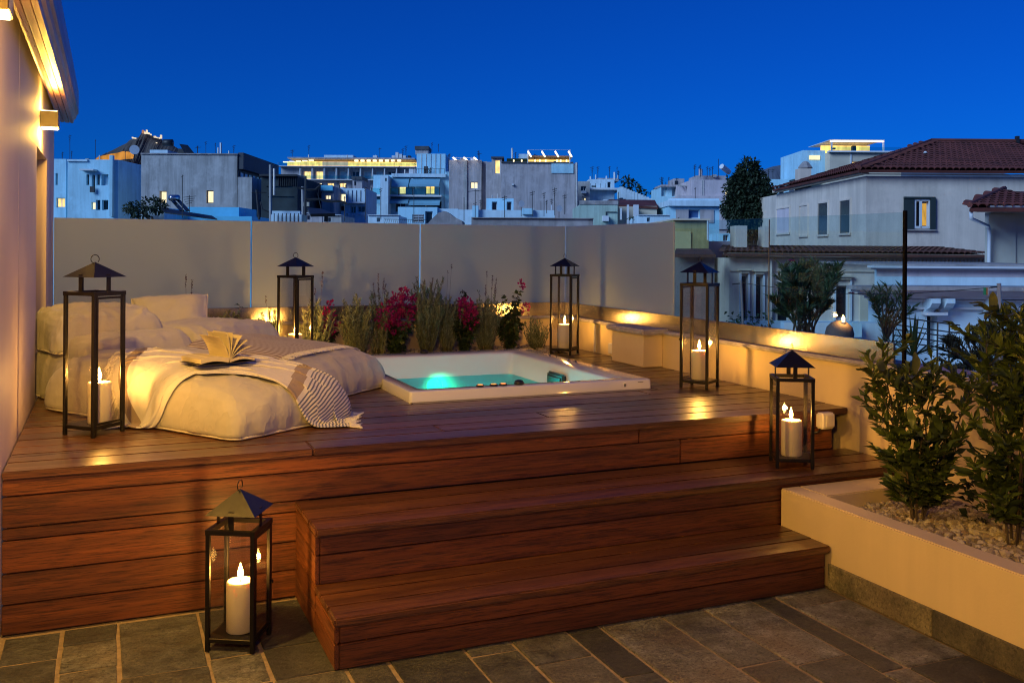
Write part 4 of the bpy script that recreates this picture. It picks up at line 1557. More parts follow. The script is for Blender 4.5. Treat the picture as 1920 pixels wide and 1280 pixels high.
bay(3.56, 3.40, .30, .84, .33, 'bay shrub with glossy leaves growing beside the end of the upper step', 4, 1450)
bay(3.67, 2.97, .30, 1.02, .40, 'taller bay shrub at the right edge of the photo in the pebbles', 9, 1950, lean=(.04, -.02))
x, y = 3.86, 3.28
t = thing('geranium', 'small dark plant with a red flower behind the two bay shrubs', 'plant', (x, y, .3))
rr = random.Random(3)
P, D = [], []
for k in range(90):
    a = rr.uniform(0, 6.28); q = rr.random() ** .5 * .09
    P.append((math.cos(a) * q, math.sin(a) * q, rr.uniform(.02, .20))); D.append((math.cos(a), math.sin(a), .4))
link_mesh('foliage', leaves_mesh('foliage', P, D, .05, .035, .2, .2, 4), dark_leaf, t, kind='stuff')
link_mesh('flower', leaves_mesh('flower', [(.0, -.05, .2)] * 14, [(math.cos(k), math.sin(k), .5) for k in range(14)], .022, .02, .3, 0, 2), magenta, t, kind='stuff')

# ================================================================== the city around
city_ground = plain('dark_city_ground', (.05, .05, .055), .9, var=.4, scale=.05)
g = MB().box(-3000, 3000, -500, 5000, -19.5, -19).build('ground', city_ground, None)
tag(g, kind='structure')

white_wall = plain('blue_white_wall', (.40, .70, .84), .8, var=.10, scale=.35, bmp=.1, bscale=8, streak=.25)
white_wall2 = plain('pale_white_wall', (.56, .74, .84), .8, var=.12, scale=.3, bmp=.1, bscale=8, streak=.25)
grey_wall = plain('grey_concrete_wall', (.44, .43, .42), .85, var=.22, scale=.5, bmp=.3, bscale=6, streak=.45)
mauve_wall = plain('mauve_grey_wall', (.46, .42, .43), .85, var=.16, scale=.4, bmp=.3, bscale=5, streak=.45)
pink_wall = plain('pale_pink_wall', (.60, .52, .55), .85, var=.08, scale=.4, streak=.25)
dark_wall = plain('dark_cladding', (.055, .065, .08), .7, var=.35, scale=.6)
net_wall = plain('dark_green_netting', (.03, .045, .05), .9, var=.5, scale=.8)
green_wall = plain('pale_green_wall', (.42, .55, .47), .85, var=.14, scale=.4, bmp=.1, streak=.45)
yellow_wall = plain('mustard_wall', (.46, .38, .15), .85, var=.15, scale=.5, streak=.45)
stone_wall = plain('old_stone_wall', (.36, .33, .33), .9, var=.5, scale=1.6, bmp=.6, bscale=7, streak=.45)
plaster_cream = plain('weathered_cream_plaster', (.68, .58, .49), .85, var=.12, scale=.5, bmp=.15, bscale=20, streak=.25)
trim_white = plain('white_trim', (.62, .66, .70), .7, var=.08, scale=.6)
trim_cream = plain('cream_trim', (.60, .52, .40), .7, var=.1, scale=.8)
tile_red = plain('red_clay_tile', (.125, .030, .022), .8, var=.45, scale=1.2, bmp=.3, bscale=30)
tile_brown = plain('brown_clay_tile', (.10, .036, .026), .85, var=.4, scale=1.4, bmp=.3, bscale=30)
awning_m = plain('striped_blue_awning', (.16, .38, .52), .8, var=.12, scale=.6)
pipe_metal = plain('pale_pipe_metal', (.55, .50, .45), .4, metal=.5, var=.2)
dark_metal = plain('dark_roof_metal', (.02, .022, .025), .5, var=.3)
shutter_m = plain('dark_green_shutter', (.022, .035, .035), .6, var=.2)
blue_shutter = plain('blue_shutter', (.05, .14, .34), .6, var=.15)
pale_pane = plain('pale_blind', (.36, .58, .68), .35, var=.2, scale=1.2)
dark_glass = plain('dark_pane', (.016, .022, .03), .12, var=.2)
lit_warm = emit('lit_window_warm', (1.0, .68, .26), 1.9, .55, .9)
lit_pale = emit('lit_window_pale', (1.0, .85, .52), 1.5, .3, .9)
lit_gold = emit('lit_terrace_gold', (1.0, .62, .16), 2.2, .6, .5)
lit_strip = emit('lit_lamp_strip', (1.0, .80, .48), 3.0)
PANE = {'lit': lit_warm, 'litp': lit_pale, 'gold': lit_gold, 'dark': dark_glass, 'pale': pale_pane, 'blue': blue_shutter, 'shut': shutter_m}


class Bld:
    """a house standing d metres ahead whose front lies between two bearings; parts are added by bearing."""
    def __init__(self, name, label, u0, u1, vt, d, dep, mat, ops=(), cat='building', base=-19, rim=None, frame_mat=None, reveal=None, group=None):
        self.d = d
        x0, _, z1 = sight(u0, vt, d); x1 = sight(u1, vt, d)[0]
        self.x0, self.x1, self.z1 = x0, x1, z1
        cw = CF @ Vector(((x0 + x1) / 2, d, base))
        self.t = thing(name, label, cat, cw, group=group)
        self.base = base
        O = []
        for a, b, c, e, k in ops:
            xa, _, za = sight(a, c, d); xb, _, zb = sight(b, e, d)
            O.append((xa, xb, zb, za, k))
        rv = reveal if reveal else d * .004 + .05
        m = MB(CF)
        m.facade(x0, x1, base, z1, d, O, rv)
        m.quad((x1, d, base), (x1, d + dep, base), (x1, d + dep, z1), (x1, d, z1))
        m.quad((x0, d, base), (x0, d, z1), (x0, d + dep, z1), (x0, d + dep, base))
        m.quad((x0, d, z1), (x1, d, z1), (x1, d + dep, z1), (x0, d + dep, z1))
        m.quad((x0, d + dep, base), (x0, d + dep, z1), (x1, d + dep, z1), (x1, d + dep, base))
        self.wall = m.build('wall', mat, self.t, weld=True)
        fm = frame_mat or trim_white
        for xa, xb, za, zb, k in O:
            self.window(xa, xb, za, zb, k, d + rv * .8, fm)
        if rim:
            h = rim
            self.slab(u0 - 0, u1 + 0, vt, None, h=h)

    def window(self, xa, xb, za, zb, k, y, fm, mull=True):
        w = min(xb - xa, zb - za)
        f = min(.07, w * .09) + .01
        y0, y1 = y - f * .8, y
        fr = MB(CF)
        fr.box(xa, xa + f, y0, y1, za, zb).box(xb - f, xb, y0, y1, za, zb)
        fr.box(xa + f, xb - f, y0, y1, za, za + f).box(xa + f, xb - f, y0, y1, zb - f, zb)
        if mull and xb - xa > .75 * (zb - za) and k != 'blue': fr.box((xa + xb) / 2 - f / 2, (xa + xb) / 2 + f / 2, y0, y1, za + f, zb - f)
        o = fr.build('window', fm, self.t)
        MB(CF).box(xa, xb, y + .002, y + .05, za, zb).build('pane', PANE[k], o)
        return o

    def box(self, name, u0, u1, v0, v1, out, mat, back=None, d=None, par=None, **kw):
        """box between bearings, standing out metres proud of the front (negative: set back)."""
        d = d or self.d
        x0, _, z1 = sight(u0, v0, d); x1, _, z0 = sight(u1, v1, d)
        y0, y1 = d - out, d - out + (back if back else abs(out) + .02)
        return MB(CF).box(x0, x1, y0, y1, z0, z1).build(name, mat, par or self.t, **kw)

    def slab(self, u0, u1, vt, vb, h=.3, mat=None, name='roof_slab'):
        x0, _, z1 = sight(u0, vt, self.d); x1 = sight(u1, vt, self.d)[0]
        return MB(CF).box(x0 - .15, x1 + .15, self.d - .15, self.d + 6, z1, z1 + h).build(name, mat or trim_white, self.t)

    def pole(self, name, u, v0, v1, r=.05, mat=None, dd=1.0):
        a = sight(u, v1, self.d + dd); b = sight(u, v0, self.d + dd)
        return MB(CF).tube([a, b], r, 5).build(name, mat or dark_metal, self.t)

    def antenna(self, u, v0, v1, w=7, rows=3, dd=1.0):
        """television aerial: mast with crossing rods."""
        m = MB(CF)
        d = self.d + dd
        r = d * .00028
        m.tube([sight(u, v1, d), sight(u, v0, d)], r, 4)
        for k in range(rows):
            v = v0 + 2 + k * 3.2
            q = w * (1 - .25 * k) / 2
            m.tube([sight(u - q, v + 1, d), sight(u + q, v - 1, d)], r * .8, 4)
        return m.build('aerial', dark_metal, self.t)


def spread_windows(u0, u1, n, frac, v0, v1, kinds):
    w = (u1 - u0) / n
    return [(u0 + w * i + w * (1 - frac) / 2, u0 + w * i + w * (1 + frac) / 2, v0, v1, kinds[i % len(kinds)]) for i in range(n)]


# --- white houses at the left
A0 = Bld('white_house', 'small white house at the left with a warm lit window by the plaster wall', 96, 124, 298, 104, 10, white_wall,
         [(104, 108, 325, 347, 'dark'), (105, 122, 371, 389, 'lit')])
A0.antenna(117, 285, 300, 5)
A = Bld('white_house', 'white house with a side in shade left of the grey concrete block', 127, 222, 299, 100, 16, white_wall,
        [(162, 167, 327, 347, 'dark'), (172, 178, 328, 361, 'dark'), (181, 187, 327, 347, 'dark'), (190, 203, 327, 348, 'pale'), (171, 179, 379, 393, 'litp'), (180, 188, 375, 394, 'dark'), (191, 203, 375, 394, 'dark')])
A.box('balcony_slab', 156, 182, 318, 321, .9, trim_white)
A.box('wall_fin', 209, 214, 292, 406, .5, white_wall, back=.5)
A.box('parapet', 127, 165, 299, 303, .2, white_wall2, back=.4)
A.box('balcony_rail', 171, 179, 350, 361, .35, dark_metal, back=.06)
A.antenna(131, 253, 300, 6, 4); A.antenna(179, 262, 300, 3, 1)
dsh = MB(CF)
c_ = sight(252, 281, 103)
for k in range(1):
    dsh.lathe([(.05, -.2), (.3, -.12), (.5, 0), (.52, .02)], (0, 0, 0), 16)
o = None
sd = thing('satellite_dish', 'white satellite dish on the roof of the shaded white house', 'satellite dish', CF @ Vector(c_))
MB().add([Vector((v.x, -v.z, v.y)) for v in dsh.v], dsh.f).build('dish', trim_white, sd, local=True)
MB().tube([(0, .1, -.1), (0, .1, -1.2)], .05, 5).build('mast', dark_metal, sd, local=True)

# --- grey concrete block
B = Bld('concrete_block', 'big grey concrete block with two narrow lit windows and a dark glazed side', 265, 445, 290, 92, 14, grey_wall,
        [(299, 312, 358, 381, 'litp'), (387, 400, 357, 381, 'litp')], frame_mat=dark_wall, reveal=.5)
B.box('parapet', 264.5, 446, 287, 290.5, .12, stone_wall, back=.5)
B.box('side_wall', 445.5, 472, 332, 420, .0, grey_wall, back=6)
xs_, _, zt_ = sight(445.6, 288, 92)
sw = MB(CF)
xx = xs_ + .03
sw.quad((xx, 92.02, -19), (xx, 106, -19), (xx, 106, zt_), (xx, 92.02, zt_))
sw.build('side_face', dark_wall, B.t)
for k in range(9):
    y0 = 92.6 + k * 1.45
    fr = MB(CF).box(xx, xx + .06, y0, y0 + 1.15, zt_ - 3.1, zt_ - 1.7).build('window', dark_metal, B.t)
    MB(CF).box(xx + .06, xx + .075, y0 + .1, y0 + 1.05, zt_ - 3.0, zt_ - 1.8).build('pane', pale_pane if k in (0, 1, 3) else dark_glass, fr)
MB(CF).box(xx, xx + .5, 92.1, 106, zt_ - 1.5, zt_ + .1).build('fascia', dark_wall, B.t)
B.box('penthouse', 266, 300, 277, 288, -2, white_wall2, back=5)
for (ua, ub, va, vb, nm) in ((306, 324, 263, 287, 'water_heater'), (339, 360, 270, 287, 'solar_panel')):
    if nm == 'water_heater':
        a_, b_ = sight(ua, 268, 96), sight(ub, 268, 96)
        MB(CF).tube([a_, b_], .35, 10).build('water_tank', dark_metal, B.t, smooth=True)
        B.box('tank_stand', ua + 2, ub - 4, 271, 290, -3.8, dark_metal, back=.3)
    else:
        p0, p1 = sight(336, 270, 95), sight(346, 287, 94)
        q0, q1 = sight(352, 272, 95), sight(364, 287, 94)
        MB(CF).add([p0, q0, q1, p1] + [Vector(p) + Vector((0, .15, -.05)) for p in (p0, q0, q1, p1)],
                   [(0, 1, 2, 3), (7, 6, 5, 4), (0, 4, 5, 1), (1, 5, 6, 2), (2, 6, 7, 3), (3, 7, 4, 0)]).build('solar_panel', dark_glass, B.t)
B.pole('chimney_pipe', 414, 268, 290, .11, trim_white)
B.pole('chimney_pipe', 409, 277, 290, .08, trim_white)
B.antenna(386, 265, 288, 5, 2); B.antenna(371, 275, 288, 12, 1)
NB = Bld('netted_building', 'dark building wrapped in netting beside the grey concrete block', 490, 558, 330, 88, 12, net_wall,
         [(500, 548, 349, 352, 'dark'), (503, 552, 368, 371, 'dark')])
NB.box('roof_edge', 488, 558, 327, 331, .4, dark_metal, back=4)
NB.box('lower_wall', 510, 566, 396, 420, .8, white_wall2, back=2)
for k in range(9): NB.box('rib', 522 + 4 * k, 523 + 4 * k, 331, 349, .1, dark_metal, back=.1)
NB.pole('scaffold_pole', 507, 309, 415, .14, grey_wall, dd=-2)
NB.pole('scaffold_pole', 514, 316, 366, .10, pipe_metal, dd=-2)

# --- low roofs in front of the concrete block
L1 = Bld('low_roof_house', 'low pale block with a sunken roof in front of the grey concrete block', 265, 308, 389, 55, 5, white_wall2)
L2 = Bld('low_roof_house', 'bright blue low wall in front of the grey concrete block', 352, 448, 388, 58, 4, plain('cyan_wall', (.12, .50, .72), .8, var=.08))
L2b = Bld('low_roof_house', 'long blue coping just behind the first frosted screens', 380, 472, 405, 56, 4, MATS['cyan_wall'])
rr_ = MB(CF)
for k in range(14):
    a = k / 14
    p = lambda u, v, d: Vector(sight(u, v, d))
    w0, w1 = p(300 + 7 * k, 389 + 1.1 * k, 54), p(306.4 + 7 * k, 390 + 1.1 * k, 54)
    d0, d1 = p(310 + 7 * k, 398 + .9 * k, 52), p(316.4 + 7 * k, 399 + .9 * k, 52)
    n_ = len(rr_.v)
    th_ = Vector((0, 0, .06))
    rr_.add([w0, w1, d1, d0, w0 - th_, w1 - th_, d1 - th_, d0 - th_], [(0, 1, 2, 3), (7, 6, 5, 4), (0, 4, 5, 1), (1, 5, 6, 2), (2, 6, 7, 3), (3, 7, 4, 0)])
rt_ = thing('lean_to_roof', 'dark corrugated lean-to roof below the solar water heater', 'roof', CF @ Vector(sight(350, 400, 53)))
rr_.build('roof_sheet', dark_metal, rt_, kind='stuff')
sh = thing('solar_heater', 'solar water heater with a shiny tank and tilted panels on the low roof', 'solar heater', CF @ Vector(sight(330, 400, 52)))
MB(CF).tube([sight(319, 371, 52), sight(334, 371, 52.5)], .17, 12).build('tank', plain('shiny_tank', (.6, .65, .7), .2, metal=.9), sh, smooth=True)
for du in (0, 11):
    p = [sight(320 + du, 375, 52.6), sight(327 + du, 375, 52.6), sight(345 + du, 394, 51), sight(337 + du, 394, 51)]
    MB(CF).add([Vector(q) for q in p] + [Vector(q) + Vector((0, .05, -.06)) for q in p], [(0, 1, 2, 3), (7, 6, 5, 4), (0, 4, 5, 1), (1, 5, 6, 2), (2, 6, 7, 3), (3, 7, 4, 0)]).build('panel', dark_glass, sh)


def lone(name, label, cat, build):
    t = thing(name, label, cat, build[0])
    build[1](t)
    return t


def aerial(u, v0, v1, d, label, rows=3, w=9, r=.0004, tilt=0.0):
    t = thing('aerial', label, 'aerial', CF @ Vector(sight(u, v1, d)), group='rooftop aerials and poles')
    m = MB(CF)
    m.tube([sight(u, v1, d), sight(u + tilt, v0, d)], d * r, 5)
    for k in range(rows):
        v = v0 + 3 + k * 4
        q = w * (1 - .2 * k) / 2
        m.tube([sight(u - q, v + 1.2, d), sight(u + q, v - 1.2, d)], d * r * .7, 4)
    m.build('mast', dark_metal, t)
    return t


aerial(342, 328, 408, 50, 'tall aerial mast before the grey concrete block', 1, 4)
aerial(355, 366, 400, 51, 'aerial with several crossing rods right of the solar water heater', 4, 26)
aerial(776, 350, 416, 42, 'thin aerial before the apartments with the lit yellow balcony', 1, 3)
aerial(685, 350, 412, 46, 'thin aerial at the left end of the awning apartments', 2, 5)
aerial(714, 352, 412, 46, 'aerial with a small head under the left awnings', 2, 6)
aerial(646, 368, 415, 46, 'short aerial in front of the small white houses', 1, 4)
aerial(891, 355, 410, 44, 'T shaped aerial before the mauve house', 1, 26)
aerial(946, 367, 410, 44, 'aerial leaning right over the little white roof house', 2, 10)
aerial(998, 358, 406, 46, 'aerial before the middle of the broad mauve wall', 2, 10)
aerial(1020, 360, 406, 46, 'shorter aerial with bent rods before the broad mauve wall', 3, 7)
aerial(1040, 352, 404, 46, 'aerial with a double head before the broad mauve wall', 4, 9)
aerial(1059, 364, 402, 46, 'aerial nearest the silver chimney pipe', 2, 10)
aerial(870, 370, 414, 40, 'thin mast before the mauve house', 0)
aerial(1025, 375, 400, 48, 'small aerial between taller ones before the broad mauve wall', 2, 5)
aerial(1160, 360, 412, 60, 'dark pole at the corner of the pale green house', 0)
# utility pole, cables and crate heap between the netted building and the hotel
up = thing('utility_pole', 'leaning black pole with cable brackets beside the netted building', 'pole', CF @ Vector(sight(485, 415, 40)))
MB(CF).tube([sight(486, 412, 40), sight(481, 356, 40)], [.055, .05], 8).build('post', dark_metal, up)
MB(CF).tube([sight(472, 361, 40), sight(500, 361, 40)], .02, 5).build('bracket', dark_metal, up)
MB(CF).tube([sight(488, 378, 40), sight(492, 392, 40), sight(504, 398, 40)], .025, 5).build('cable', dark_metal, up)
up = thing('utility_pole', 'grey street pole with a yellowish box under the hotel', 'pole', CF @ Vector(sight(568, 415, 44)))
MB(CF).tube([sight(568, 415, 44), sight(567, 350, 44)], .055, 8).build('post', grey_wall, up)
MB(CF).box(*(lambda a, b: (a[0], b[0], 43.6, 43.8, b[2], a[2]))(sight(570, 379, 43.7), sight(580, 387, 43.7))).build('meter_box', plain('pale_box', (.50, .46, .36), .6), up)
up = thing('utility_pole', 'dark red topped pole with a thick bundle of cables under the hotel', 'pole', CF @ Vector(sight(573, 415, 43)))
MB(CF).tube([sight(572, 415, 43), sight(573, 330, 43)], [.07, .05], 8).build('post', dark_metal, up)
MB(CF).tube([sight(560, 352, 43), sight(578, 356, 43), sight(592, 355, 43), sight(600, 348, 43)], .05, 6).build('bracket', dark_metal, up)
pts_ = [sight(570 + 10 * k, 372 + 1.0 * k + 1.4 * math.sin(k * 1.7), 43) for k in range(9)]
MB(CF).tube(pts_, .055, 6).build('cable_bundle', dark_metal, up)
MB(CF).tube([sight(582 + 4.6 * math.cos(a), 397 + 5.5 * math.sin(a), 42.8) for a in [k * .42 for k in range(16)]], .02, 5).build('cable_coil', pipe_metal, up)
MB(CF).tube([sight(600, 348, 43), sight(596, 364, 43), sight(602, 392, 43)], .02, 5).build('stay', dark_metal, up)
lt = thing('lean_to_roof', 'dark sloping canopy under the cable bundle', 'roof', CF @ Vector(sight(600, 398, 41)))
p = [sight(576, 389, 42), sight(600, 391, 42), sight(628, 400, 39), sight(582, 401, 39)]
MB(CF).add([Vector(q) for q in p] + [Vector(q) + Vector((0, .1, -.12)) for q in p], [(0, 1, 2, 3), (7, 6, 5, 4), (0, 4, 5, 1), (1, 5, 6, 2), (2, 6, 7, 3), (3, 7, 4, 0)]).build('roof_sheet', dark_metal, lt)
MB(CF).tube([sight(612, 399, 40), sight(611, 416, 40)], .09, 6).build('prop', dark_metal, lt)
wl = Bld('fence_wall', 'pale wall with a row of upright bars below the netted building', 508, 566, 402, 40, 1, white_wall2, cat='wall')
for k in range(7): wl.box('bar', 515 + 7.6 * k, 516 + 7.6 * k, 400, 420, .15, dark_metal, back=.05)

# --- hotel
H = Bld('hotel', 'long white hotel with a lit rooftop restaurant and glass balconies', 527, 790, 312, 190, 18, mauve_wall,
        spread_windows(565, 745, 8, .62, 321, 337, ['lit', 'lit', 'pale', 'pale', 'dark', 'pale', 'pale', 'dark']) + spread_windows(563, 745, 8, .55, 343, 354, ['litp', 'litp', 'lit', 'lit', 'dark', 'dark', 'litp', 'dark']))
for v in (312, 336.5, 361): H.box('balcony_slab', 552 if v > 320 else 524, 790, v, v + 3, 1.6, trim_white, back=1.7)
H.box('balcony_glass', 556, 745, 330, 336.5, 1.55, far_glass, back=.05)
H.box('terrace_glass', 524, 790, 305, 312, 1.2, far_glass, back=.05)
H.box('restaurant_back', 532, 778, 300, 312, -3.0, lit_gold, back=.3)
H.box('restaurant_panel', 600, 648, 301, 311, -2.4, emit('lit_curtain_pale', (1.0, .72, .5), .8, .4, .6), back=.2)
H.box('terrace_roof', 540, 778, 295, 299, .5, mauve_wall, back=10)
H.box('roof_box', 600, 656, 287, 295.2, -4, white_wall2, back=8)
for k in range(8):
    a = 664 + k * 11.5
    H.box('ceiling_lamp', a, a + 6.5, 299.6, 302.4, -.4, lit_strip, back=.5)
for k in range(5): H.box('ceiling_lamp', 531 + 12 * k, 540 + 12 * k, 303 - .8 * k, 305 - .8 * k, .2, emit('cool_lamp_strip', (1.0, .93, .62), 1.6), back=.5)
for k in range(9): H.box('partition', 564 + 22.5 * k, 565.5 + 22.5 * k, 316, 337, 1.2, trim_white, back=1.2)
for u in (731, 738, 745, 752, 761): H.box('roof_plant', u, u + 5.5, 283 + (u % 3) * 3, 295, -3, trim_white if u < 755 else dark_metal, back=2)

# --- apartments with awnings
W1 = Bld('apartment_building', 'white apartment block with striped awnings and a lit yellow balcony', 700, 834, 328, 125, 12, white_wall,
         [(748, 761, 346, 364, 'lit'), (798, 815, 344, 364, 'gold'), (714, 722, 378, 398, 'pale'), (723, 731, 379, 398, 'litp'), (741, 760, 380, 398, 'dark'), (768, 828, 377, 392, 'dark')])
W1.box('roof_slab', 735, 836, 326, 333, .6, white_wall2, back=12.6)
W1.box('side_fin', 834.5, 847, 322, 420, .0, white_wall, back=12)
W1.box('upper_block', 777, 832, 284, 326, -3, white_wall, back=8)
W1.box('lift_tower', 773, 798, 274, 284, -4, mauve_wall, back=4)
W1.box('tower_cap', 772, 799, 268, 275, -3.8, dark_wall, back=4.4)
for k in range(5): W1.box('groove', 786 + 9 * k, 786.8 + 9 * k, 285, 324, -2.95, grey_wall, back=.1)
for a, b, c, e in ((735, 768, 333, 347), (769, 826, 333, 346), (701, 768, 370, 378), (768, 827, 370, 381)):
    d0 = 125
    p = [sight(a + 2, c, d0), sight(b, c, d0), sight(b - 3, e, d0 - 1.7), sight(a - 2, e, d0 - 1.7)]
    lip = Vector((0, 0, -.28))
    aw = MB(CF)
    aw.add([Vector(q) for q in p] + [Vector(p[3]) + lip, Vector(p[2]) + lip] + [Vector(q) - Vector((0, 0, .05)) for q in p[:2]], [(0, 1, 2, 3), (3, 2, 5, 4), (0, 3, 4, 6), (1, 7, 5, 2), (6, 4, 5, 7)])
    aw.build('awning', awning_m, W1.t)
W1.box('balcony_slab', 696, 829, 366, 370, 1.4, trim_white, back=1.5)
W1.box('balcony_panel', 698, 826, 354, 366, 1.35, far_glass, back=.06)
for k in range(6): W1.box('balcony_post', 699 + 25.2 * k, 700 + 25.2 * k, 353, 367, 1.42, dark_metal, back=.06)
for k in range(7): W1.box('roof_rail_post', 776 + 9.5 * k, 776.7 + 9.5 * k, 317, 328, .4, dark_metal, back=.08)
W1.box('roof_rail', 776, 834, 316.3, 317.2, .4, dark_metal, back=.08)
W1.box('air_unit', 795, 802, 312, 326, .2, dark_wall, back=.8); W1.box('air_unit', 767, 781, 317, 327, .2, trim_white, back=.8)
W1.antenna(810, 267, 285, 4, 2); W1.antenna(822, 270, 285, 3, 1); W1.antenna(739, 300, 330, 2, 1, -1); W1.antenna(841, 290, 320, 6, 1)
W1.box('globe_lamp', 799, 805, 379, 383, 1.2, lit_strip, back=.3)
W2 = Bld('white_house', 'small white house with a balcony below the hotel', 624, 686, 353, 100, 8, white_wall2,
         [(638, 648, 363, 380, 'litp'), (630, 646, 385, 396, 'dark'), (657, 667, 387, 400, 'dark'), (671, 684, 387, 398, 'dark')])
W2.box('balcony', 624, 686, 379, 382, .9, trim_white, back=.9)
for k in range(4): W2.box('pipe', 652 + 8 * k, 652.6 + 8 * k, 357, 378, .06, dark_metal, back=.05)
W3 = Bld('white_house', 'blue sided little house under the hotel with a red brown gable', 604, 626, 349, 96, 7, mauve_wall, [(610, 620, 366, 374, 'litp')])
W3.box('roof_edge', 603, 625, 348, 358, .4, MATS['cyan_wall'], back=.5)
W5 = Bld('white_house', 'pale house left of the little blue sided house', 572, 606, 362, 99, 7, white_wall2, [(579, 586, 369, 378, 'pale'), (592, 599, 369, 380, 'dark')])
W6 = Bld('mauve_house', 'mauve rooftop hut in front of the hotel balconies', 661, 679, 332, 108, 6, mauve_wall, [(664, 668, 340, 348, 'dark')], cat='building')
W6.box('roof_cap', 660, 680, 331, 337, .3, dark_wall, back=4)
W7 = Bld('white_house', 'white stair tower left of the upper awnings', 713, 728, 329, 122, 5, white_wall2, [(722, 725, 334, 340, 'dark')])
W4 = Bld('roof_house', 'bright low rooftop house with a louvred vent and a dark door', 746, 820, 388, 60, 6, white_wall, [(773, 795, 402, 418, 'shut'), (797, 811, 396, 420, 'dark')])
W4.box('side_wall', 820.5, 858, 391, 420, -.3, white_wall2, back=5)
for k in range(5): W4.box('louvre', 774, 794, 403 + 3 * k, 404.2 + 3 * k, .0, trim_white, back=.1)
rl = thing('roof_railing', 'wavy iron railing on the low roofs below the awning apartments', 'railing', CF @ Vector(sight(750, 415, 40)))
MB(CF).tube([sight(720, 411, 40), sight(798, 412, 40)], .012, 4).build('top_rail', dark_metal, rl)
for k in range(20):
    MB(CF).tube([sight(721 + 4 * k, 418, 40), sight(723 + 4 * k, 411, 40)], .008, 4).build('baluster', dark_metal, rl)
gb = thing('stone_gable', 'low rubble stone gable between the low roof house and the screens', 'gable', CF @ Vector(sight(832, 418, 36)))
MB(CF).prism([(sight(u, v, 36)[0], sight(u, v, 36)[2]) for u, v in ((798, 424), (868, 424), (866, 414), (850, 406), (838, 397), (832, 396), (822, 399), (808, 412))][::1], 36, 38, 'y',
             ).build('wall', stone_wall, gb)

# --- mauve house and the broad mauve block
M1 = Bld('mauve_house', 'tall mauve house with one lit square window and slanting roof beams', 842, 903, 300, 118, 10, mauve_wall, [(882, 896, 341, 354, 'litp')], reveal=.5)
M1.box('wall_fold', 870, 875, 302, 400, .2, grey_wall, back=.3)
M1.box('side_wing', 903.5, 912, 302, 400, -.6, mauve_wall, back=8)
for u in (850, 870, 889):
    a, b = sight(u, 296, 117), sight(u + 7, 302, 120)
    MB(CF).tube([a, b], .11, 5).build('lit_beam', lit_strip, M1.t)
M1.box('roof_rail', 846, 893, 294.6, 295.4, -.5, trim_white, back=.1)
M1.antenna(843, 288, 300, 6, 2)
M2 = Bld('mauve_block', 'broad blank mauve block with a golden lit rooftop pergola', 940, 1079, 306, 112, 13, mauve_wall)
M2.box('roof_band', 940, 1075, 303, 306.5, .15, dark_wall, back=.6)
M2.box('white_patch', 1034, 1075, 307, 325, .12, white_wall, back=.14)
M2.box('side_trim', 1079.2, 1083, 306, 420, -.4, grey_wall, back=8)
M2.box('pergola_back', 990, 1072, 292, 306, -3.5, lit_gold, back=.2)
M2.box('pergola_roof', 989, 1073, 291, 295, -.4, plain('warm_timber', (.30, .16, .07), .6), back=4)
M2.box('roof_hut', 973, 990, 284, 296, -3, white_wall2, back=3)
M2.box('hedge_box', 950, 989, 296, 303, -.8, dark_leaf, back=1)
for u in (990, 1016, 1041, 1066):
    MB(CF).tube([sight(u, 284, 111.6), sight(u + 6, 294, 111.2)], .10, 5).build('lit_beam', lit_strip, M2.t)
M2.box('pergola_rail', 988, 1069, 281, 281.8, .2, trim_white, back=.1); M2.box('pergola_post', 1067.5, 1069, 281, 306, .2, trim_white, back=.15)
M2.box('pergola_post', 989, 990.4, 282, 306, .2, trim_white, back=.15)
for u in (962, 977, 1002, 1011, 1022, 1043, 1050, 1061): M2.box('lamp', u, u + 2.4, 300, 303.5, .2, lit_strip, back=.3)
M2.pole('chimney_pipe', 960, 278, 300, .13, trim_white); M2.pole('chimney_pipe', 1081, 305, 420, .14, pipe_metal, dd=-.6)
M3 = Bld('mauve_house', 'narrow mauve stair house with a tall lit slot window', 922, 941, 297, 116, 8, mauve_wall, [(928, 938, 300, 326, 'lit')], reveal=.3)
M3.box('side_wall', 911, 922, 303, 400, -.5, mauve_wall, back=6)
M3.box('roof_cap', 921, 945, 294, 297, .3, dark_wall, back=5)
SH = Bld('roof_hut', 'little white roof hut with two doors before the broad mauve block', 912, 963, 372, 58, 4, white_wall, [(922, 932, 378, 398, 'dark'), (950, 959, 378, 398, 'dark')])
LW = Bld('roof_wall', 'long low blue grey roof wall behind the old stone coping', 840, 1040, 393, 56, 2, white_wall2, cat='wall')
LW.box('chimney', 886, 897, 386, 412, .3, white_wall, back=.6); LW.box('chimney', 979, 999, 391, 402, .3, white_wall, back=.8)
for u, v in ((978, 382), (1049, 391)):
    sd = thing('satellite_dish', 'round white satellite dish %s the broad mauve block' % ('left of the middle aerials before' if u < 1000 else 'with a slanting arm before'), 'satellite dish', CF @ Vector(sight(u, v, 52)))
    MB().add([Vector((q.x, -q.z, q.y)) for q in MB().lathe([(.02, -.05), (.10, -.03), (.17, 0), (.18, .01)], n=16).v], MB().lathe([(.02, -.05), (.10, -.03), (.17, 0), (.18, .01)], n=16).f).build('dish', trim_white, sd, local=True)
    MB().tube([(0, .05, 0), (0, .05, -.7)], .02, 5).build('mast', dark_metal, sd, local=True)
OW = Bld('old_wall', 'stained old wall coping running behind the right half of the frosted screens', 884, 1112, 409, 30, .5, stone_wall, cat='wall')
OW.box('coping', 884, 1113, 407.5, 410.5, .08, stone_wall, back=.7)

